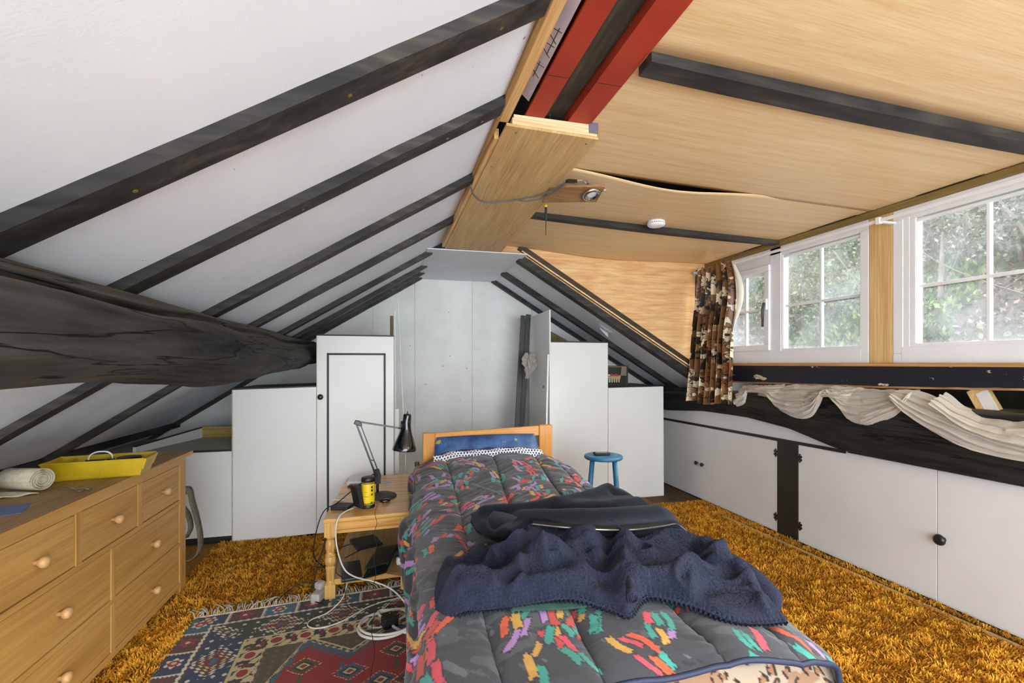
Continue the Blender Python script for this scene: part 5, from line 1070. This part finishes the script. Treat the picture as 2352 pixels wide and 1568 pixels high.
RUGC = [np.array(p) for p in ((-1.005,2.80),(.92,2.99),(.96,1.35),(-.965,1.25))]   # far-left, far-right, near-right, near-left
def rugp(u, v): return ((1-u)*(1-v))[..., None]*RUGC[0]+(u*(1-v))[..., None]*RUGC[1]+(u*v)[..., None]*RUGC[2]+((1-u)*v)[..., None]*RUGC[3]
CB = mat('mustard_carpet_backing', (150,100,22), (120,78,16), scale=60, rough=1, bs=90, bstr=.5)
tag(build('carpet', MB().box(-2.6,2.90,Y0,3.96,.0005,.006).box(1.2,2.45,3.96,4.27,.0005,.006), CB, loc=(0,2,.0005)), 'mustard shag carpet covering the attic floor', 'carpet')
def pile(dens, x0, x1, y0, y1, r, hole):
    n = int(dens*(x1-x0)*(y1-y0)); p = np.c_[r.uniform(x0,x1,n), r.uniform(y0,y1,n)]; return p[~hole(p)]
def hole(p):
    x, y = p[:,0], p[:,1]; h = (x > .32)&(x < 1.10)&(y < 3.5)
    h |= (x < -1.24)&(y < 3.2)
    rl = (y < 2.80+.099*(x+1.005)-.01)&(x > -1.0+.03*(2.8-y))&(x < .9); h |= rl
    h |= (x > 2.955+.0*y); h |= (y > 4.0)&((x < 1.3)|(x > 2.43+.4*vnoise(x*6, y*6, 3)-.2)); h |= (x < -.02)&(y > 3.985)
    h |= (x > 2.80+.0375*(3.55-y)-.0)&(x < 2.845+.0375*(3.55-y))&(y < 3.57)
    h |= (y > 3.93+.05*vnoise(x*9, y*0, 8))&(x < .0)
    return h
r = np.random.default_rng(21)
pp = np.concatenate([pile(15000,-1.25,1.4,2.55,4.0,r,hole), pile(26000,-1.25,-.95,1.6,2.8,r,hole), pile(24000,1.10,2.97,.75,2.2,r,hole), pile(15000,1.10,2.97,2.2,4.3,r,hole)])
n = len(pp); an = r.uniform(0,2*PI,n); ln = r.uniform(.012,.026,n); lean = r.uniform(.25,1.0,n); w = r.uniform(.0016,.0028,n)
clump = vnoise(pp[:,0]*22, pp[:,1]*22, 4); an = an*.55+clump*2*PI*.9
dx, dy = np.cos(an), np.sin(an); sx_, sy_ = -dy, dx
def lay(f, wd, zf): return np.stack([pp[:,0]+dx*ln*lean*f**1.5, pp[:,1]+dy*ln*lean*f**1.5, .005+ln*zf], -1), np.stack([sx_*w*wd, sy_*w*wd, 0*w], -1)
b0, s0_ = lay(0,1,0); b1, s1_ = lay(.6,1.15,.62); b2, s2_ = lay(1,.5,.85-.25*0)
V = np.stack([b0-s0_, b0+s0_, b1-s1_, b1+s1_, b2-s2_, b2+s2_], 1).reshape(-1,3); i0 = np.arange(n)*6
F = np.concatenate([np.stack([i0,i0+1,i0+3,i0+2],-1), np.stack([i0+2,i0+3,i0+5,i0+4],-1)])
shade = r.uniform(.0,1,n)[:, None]; big = vnoise(pp[:,0]*3, pp[:,1]*3, 9)[:, None]
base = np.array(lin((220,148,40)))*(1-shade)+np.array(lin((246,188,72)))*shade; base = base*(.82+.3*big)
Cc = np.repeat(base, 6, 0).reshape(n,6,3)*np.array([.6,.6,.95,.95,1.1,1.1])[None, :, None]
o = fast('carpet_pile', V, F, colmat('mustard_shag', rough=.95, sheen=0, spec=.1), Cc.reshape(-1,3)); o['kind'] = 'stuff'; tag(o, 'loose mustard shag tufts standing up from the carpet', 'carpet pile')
# ---- rug, pattern woven cell by cell
nu, nv = 440, 400; u, v = np.meshgrid(np.linspace(0,1,nu), np.linspace(0,1,nv), indexing='ij')
Q = rugp(u, v); Wd, Ln = 1.93, 1.58; du = u*Wd; dv = v*Ln   # metres from the left / far edge
du2 = Wd-du; d = np.minimum(np.minimum(du, du2), dv)
left = (du <= dv)&(du <= du2); a = np.where(left, dv, du); e = d
Cr = np.zeros(u.shape+(3,)); c = {k: np.array(lin(x)) for k, x in dict(navy=(28,48,78), teal=(44,92,104), dk=(38,40,32), green=(44,50,36), brown=(78,48,38), red=(142,26,26), dred=(110,24,26), cream=(196,178,134), white=(212,204,190), olive=(72,70,42), mag=(150,36,66), blue=(58,98,122), ochre=(160,124,66)).items()}
Cr[:] = c['green']
# outer guard
g_ = d < .105; blk = np.floor(a/.165).astype(int); la = (a % .165)/.165; lb = e/.105
bc = np.stack([c['navy'], c['brown'], c['teal'], c['dk'], c['blue'], c['brown']])[(blk*5+left*2) % 6]; Cr[g_] = bc[g_]
rr = np.hypot((la-.5)*1.5, (lb-.5)); st = rr < .30+.06*np.cos(6*np.arctan2(lb-.5, (la-.5)*1.5)); Cr[g_&st] = np.where((blk % 2 == 0)[..., None], c['white'], c['mag'])[g_&st]; Cr[g_&(rr < .22)] = c['red']; Cr[g_&(rr < .10)] = c['cream']
Cr[g_&(np.abs(la-.03) < .05+.03*np.sin(lb*40))] = c['white']
Cr[(np.abs(d-.112) < .007+.003*np.sin(a*190))] = c['white']; Cr[(d > .119)&(d < .128)] = c['brown']
# broad border
m = (d >= .128)&(d < .305); Cr[m] = np.where(left[..., None], c['navy'], c['green'])[m]
blk = np.floor(a/.30).astype(int); la = (a % .30)/.30; lb = (e-.128)/.177
rr = np.abs(la-.5)*2.2+np.abs(lb-.5)*1.7; zig = rr+.07*np.sign(np.sin(la*52))*1
Cr[m&(zig < .88)&(zig > .76)] = c['white']; Cr[m&(zig < .76)] = np.where(left[..., None], c['brown'], c['olive'])[m&(zig < .76)]; Cr[m&(zig < .55)&(zig > .45)] = c['cream']; Cr[m&(zig < .45)] = c['dred']; Cr[m&(zig < .2)] = c['teal']
sp = m&(zig > 1.15)&(np.hypot((a % .06)-.03, (e % .045)-.022) < .009); Cr[sp] = c['white']
# inner cream band
m = (d >= .305)&(d < .42); Cr[m] = c['dk']; Cr[(np.abs(d-.312) < .006)|(np.abs(d-.413) < .007+.004*np.sign(np.sin(a*120)))] = c['cream']
blk = np.floor(a/.13).astype(int); la = (a % .13)/.13; lb = (e-.305)/.115
fl = np.abs(np.sin(la*PI*2+lb*3))*np.abs(np.sin(lb*PI*2)) > .55; Cr[m&fl] = c['cream']; rr = np.hypot(la-.5, lb-.5); Cr[m&(rr < .3)&(rr > .2)] = c['cream']; Cr[m&(rr < .2)] = c['red']; Cr[m&(np.abs(la-.05) < .09)&(lb > .25)&(lb < .75)] = c['dred']
# field : dotted spandrels and stepped red medallion
m = d >= .42; x = du-.81; y = dv-.42; Cr[m] = c['olive']; dots = m&(np.hypot((du % .045)-.022, (dv % .04)-.02) < .011); Cr[dots] = c['brown']*1.6+.02; 
hx = np.abs(x); lim = np.where(hx < .13, .24-hx*1.15, np.maximum(.03, .02+ (hx-.13)*.0+ .09*np.abs(((hx-.13)/.2)-.35)*1.8)); lim = np.where(hx < .13, .05+(.13-hx)*1.15, .05+np.clip(hx-.16, 0, 9)*.62)
lim = np.interp(du, [.42,.60,.81,1.02,1.25,1.5], [.45,.02,.19,.0,.2,.05]); s = y-lim; tooth = .012*np.sign(np.sin((du+dv)*110))
Cr[m&(s > -.055)&(s < -.02)] = c['cream']; Cr[m&(np.abs(s+.037) < .004+.003*np.sin(du*220))] = c['dk']; Cr[m&(s+tooth > -.02)] = c['blue']*.8; Cr[m&(s+tooth*1.3 > .022)] = c['red']
fm = m&(s > .06)
for (cx, cy, k) in ((-.20,.20,0),(.20,.20,0),(0,.30,1),(-.13,.40,1),(.13,.40,1),(-.25,.42,0),(.25,.42,0),(0,.50,0),(-.2,.60,1),(.2,.60,1),(0,.72,0),(-.2,.8,0),(.2,.8,0)):
    rr = np.abs(x-cx)*1.0+np.abs(y-cy)*1.2; q = np.abs(rr-.075) < .004; dot = q&(np.sin(np.arctan2(y-cy, x-cx)*22) > 0); Cr[fm&dot] = c['cream']
    Cr[fm&(rr < .062)] = c['olive'] if k == 0 else c['blue']*.7; Cr[fm&(rr < .045)] = c['dk']; Cr[fm&(rr < .03)] = c['cream']; Cr[fm&(rr < .018)] = c['red']
    Cr[fm&(np.abs(x-cx) < .009)&(y-cy > .062)&(y-cy < .14)] = c['olive']
hk = fm&(hx < .05)&(np.abs(np.sin(y*70)+np.sin(x*140)*.9) < .5)&(y < .28); Cr[hk] = c['blue']*.8
wv = .9+.25*vnoise(du*400, dv*400, 3)+.2*fbm(du*7, dv*7, 5); Cr = np.clip(Cr*wv[..., None], 0, 1)
zr_ = .012+.004*fbm(u*5, v*5, 8)+.004*np.exp(-((u-.0)/.02)**2)
t = thing('rug', 'red and navy patterned wool rug with white fringe under the coffee table', 'rug', (-.3,2.1,.004))
build('woven_field', MB().grid(np.stack([Q[...,0], Q[...,1], zr_], -1)), colmat('rug_wool', rough=.95, sheen=.2, bs=500, bstr=.35, bd=.004), t, smooth=True, col=Cr.reshape(-1,3), solid=.006)
mb = MB(); rf = np.random.default_rng(8)
for k in range(200):
    f = k/199*.97; p = rugp(np.array([f]), np.array([0.]))[0]; L = rf.uniform(.04,.10); dx_ = rf.normal(-.1,.45); g1 = rf.normal(0,.25)
    pts = [(p[0], p[1], .016), (p[0]+dx_*L*.3, p[1]+L*.4, .022+rf.uniform(0,.012)), (p[0]+dx_*L*.7+g1*.02, p[1]+L*.75, .022+rf.uniform(0,.012)), (p[0]+dx_*L+g1*.04, p[1]+L, .018+rf.uniform(0,.01))]
    mb.tube(catmull(pts, 4), [.0032]*9+[.0026]*4, 5)
o = build('fringe', mb, mat('dirty_white_wool', (204,196,180), (176,166,148), scale=80, rough=1), t, smooth=True); o['kind'] = 'stuff'
build('fringe_selvedge', MB().tube([tuple(rugp(np.array([f]), np.array([0.]))[0])+(.016,) for f in np.linspace(0,1,40)], .005, 6), bpy.data.materials['dirty_white_wool'], t, smooth=True)
# ================================================================ HILLSIDE OUTSIDE THE WINDOWS
def hz(x, y): return .35+np.clip(x-4.3, 0, 99)*.70+.5*fbm(x*.5, y*.5, 61, 4)+.25*fbm(x*2, y*2, 62, 3)
gx_, gy_ = np.meshgrid(np.linspace(3.9,22,150), np.linspace(-9,26,240), indexing='ij')
HM, th, bh = newmat('woodland_floor'); setp(bh, .95, .1)
nn = noise(th, coords(th), .55, 6, .6); n3 = noise(th, coords(th), 7, 5, .7)
ch_ = mixc(th, .5, ramp(th, nn, [(.36, lin((50,58,32))), (.5, lin((66,56,46))), (.64, lin((60,70,40)))]), ramp(th, n3, [(.35, lin((36,31,27))), (.5, lin((54,53,37))), (.68, lin((74,66,60)))]))
th.links.new(ch_, bh.inputs['Base Color']); bump(th, bh, n3, .8, .08)
build('ground_hillside', MB().grid(np.stack([gx_, gy_, hz(gx_, gy_)], -1)), HM, kind='structure', smooth=True)
LEAF, tl, bl = newmat('leaf_mix'); setp(bl, .7, .25); va_ = nd(tl, 'ShaderNodeVertexColor'); va_.layer_name = 'Col'; tl.links.new(va_.outputs[0], bl.inputs['Base Color'])
def leaves(P, size, cols, r, up=.3):
    n = len(P); d = r.normal(size=(n,3)); d[:,2] += up; d /= np.linalg.norm(d,axis=1)[:,None]; q = r.normal(size=(n,3)); s = np.cross(d,q); s /= np.linalg.norm(s,axis=1)[:,None]
    L = size*r.uniform(.6,1.4,n)[:,None]; w = L*.28
    V = np.stack([P, P+d*L*.5+s*w, P+d*L, P+d*L*.5-s*w],1).reshape(-1,3); F = np.arange(n*4).reshape(n,4)
    C = np.array([lin(c) for c in cols])[r.integers(len(cols), size=n)]*r.uniform(.2,.7,(n,1)); return V, F, np.repeat(np.clip(C,0,1),4,0)
r = np.random.default_rng(33)
def spread(n, x0, x1):
    x = x0+(x1-x0)*r.random(n)**1.7; y = x*r.uniform(.38,1.5,n)+r.normal(0,.3,n); return x, y
x, y = spread(52000, 4.6, 15); pat = fbm(x*.55, y*.55, 71, 3); 
gm = pat > -.05
P = np.stack([x, y, hz(x,y)],-1)
V1, F1, C1 = leaves(P[gm], .085, [(86,104,46),(104,120,60),(70,88,40),(128,136,78),(120,118,84)], r, 1.6)
o = fast('grass_tufts', V1, F1, LEAF, C1); o['kind'] = 'stuff'; tag(o, 'rough green grass and ivy on the bank outside', 'grass')
V2, F2, C2 = leaves(P[~gm], .075, [(122,92,80),(140,112,98),(98,76,66),(150,128,116),(110,100,70)], r, .1)
o = fast('leaf_litter', V2, F2, LEAF, C2); o['kind'] = 'stuff'; tag(o, 'fallen brown leaves on the bank outside', 'leaf litter')
BARK = mat('pale_bark', (70,60,52), (92,82,72), scale=8, rough=.9, stretch=(3,3,.6))
def shrub(x, y, h, w, nl, cols, label, size=.06, name='shrub', seed=0):
    rs = np.random.default_rng(seed); z = float(hz(np.array([x]), np.array([y]))[0]); t = thing(name, label, 'shrub', (x,y,z), 'shrubs on the bank outside')
    mb = MB(); tips = []
    for k in range(7):
        a = rs.uniform(0,2*PI); q = np.array([x+math.cos(a)*w*.75*rs.random(), y+math.sin(a)*w*.75*rs.random(), z+h*rs.uniform(.6,1)]); p = catmull([(x,y,z-.1),((x+q[0])/2+rs.normal(0,.06),(y+q[1])/2+rs.normal(0,.06),z+h*.4),tuple(q)],5); mb.tube(p, np.linspace(.03,.008,len(p)), 5); tips.append(p)
    build('stems', mb, BARK, t, smooth=True)
    th_ = rs.uniform(0,2*PI,nl); rr = np.sqrt(rs.random(nl))*w; zz = rs.random(nl)**.8; k = np.sin(PI*np.clip(zz*.9+.1,0,1))**.6
    lump = .7+.5*vnoise(th_*2, zz*5, seed)
    P_ = np.stack([x+np.cos(th_)*rr*k*lump, y+np.sin(th_)*rr*k*lump, z+zz*h],-1); V, F, C = leaves(P_, size, cols, rs, .2)
    fast('foliage', V, F, LEAF, C, parent=t, loc=(x,y,z)); return t
GR1 = [(74,92,44),(92,112,58),(58,76,36),(118,134,80),(140,146,108)]; GR2 = [(128,150,60),(150,172,78),(104,128,46)]
shrub(6.0,8.0,1.7,1.1,5200,GR1,'dense green shrub seen through the small casement',seed=1)
shrub(6.6,6.4,1.8,1.0,5200,GR1,'tall olive shrub behind the upper panes of the fixed light',seed=2)
shrub(8.2,6.9,1.6,1.2,4200,GR1,'mid green shrub higher up the bank, between the windows',seed=3)
shrub(7.2,9.6,1.8,1.2,4200,GR1,'dark green shrub at the far end of the bank',seed=4)
shrub(9.4,5.4,1.9,1.3,3600,GR1,'loose green shrub at the top of the bank',seed=5)
shrub(7.6,4.1,1.2,.9,3200,[(120,122,96),(140,140,120),(98,104,74)],'greyish thorny shrub in the larger window',seed=6)
shrub(4.55,5.55,.75,.45,1100,GR2,'bright yellow-green sapling close below the casement',.08,seed=7)
shrub(10.5,7.8,2.2,1.4,3600,GR1,'bushy green shrub on the skyline of the bank',seed=8)
shrub(9.6,8.9,2.0,1.3,3600,GR1,'broad green shrub above the casement panes',seed=9)
for i, (x, y, h, dx_, dy_, l) in enumerate([(6.9,4.55,.9,.05,.0,'bare upright stake in the left pane of the larger window'),(7.1,3.6,1.1,.1,.5,'thin leaning stick in the right pane of the larger window'),(7.4,3.3,1.0,.1,.6,'second thin leaning stick further right on the bank'),(8.6,5.2,2.4,-.2,.9,'slender bare trunk leaning across the larger window'),(8.0,6.0,2.2,.2,-.4,'slender bare trunk behind the pine post')]):
    z = float(hz(np.array([x]), np.array([y]))[0]); tag(build('bare_stem', MB().tube(catmull([(x,y,z-.1),(x+dx_*.5,y+dy_*.4,z+h*.5),(x+dx_,y+dy_,z+h)],6), np.linspace(.035,.015,13), 7), BARK, smooth=True), l, 'stem')
mb = MB(); rs = np.random.default_rng(5)
for k in range(160):
    x = rs.uniform(6.5,11); y = x*rs.uniform(.45,1.2); z = float(hz(np.array([x]), np.array([y]))[0]); p = [np.array([x,y,z])]; dd = rs.normal(size=3)*.3; dd[2] = abs(dd[2])+.25
    for q_ in range(3): p.append(p[-1]+dd*.8+rs.normal(0,.1,3))
    mb.tube(catmull(p,4), .006, 4)
o = tag(build('brambles', mb, BARK, smooth=True), 'tangle of thin bare brambles on the bank outside', 'brambles'); o['kind'] = 'stuff'
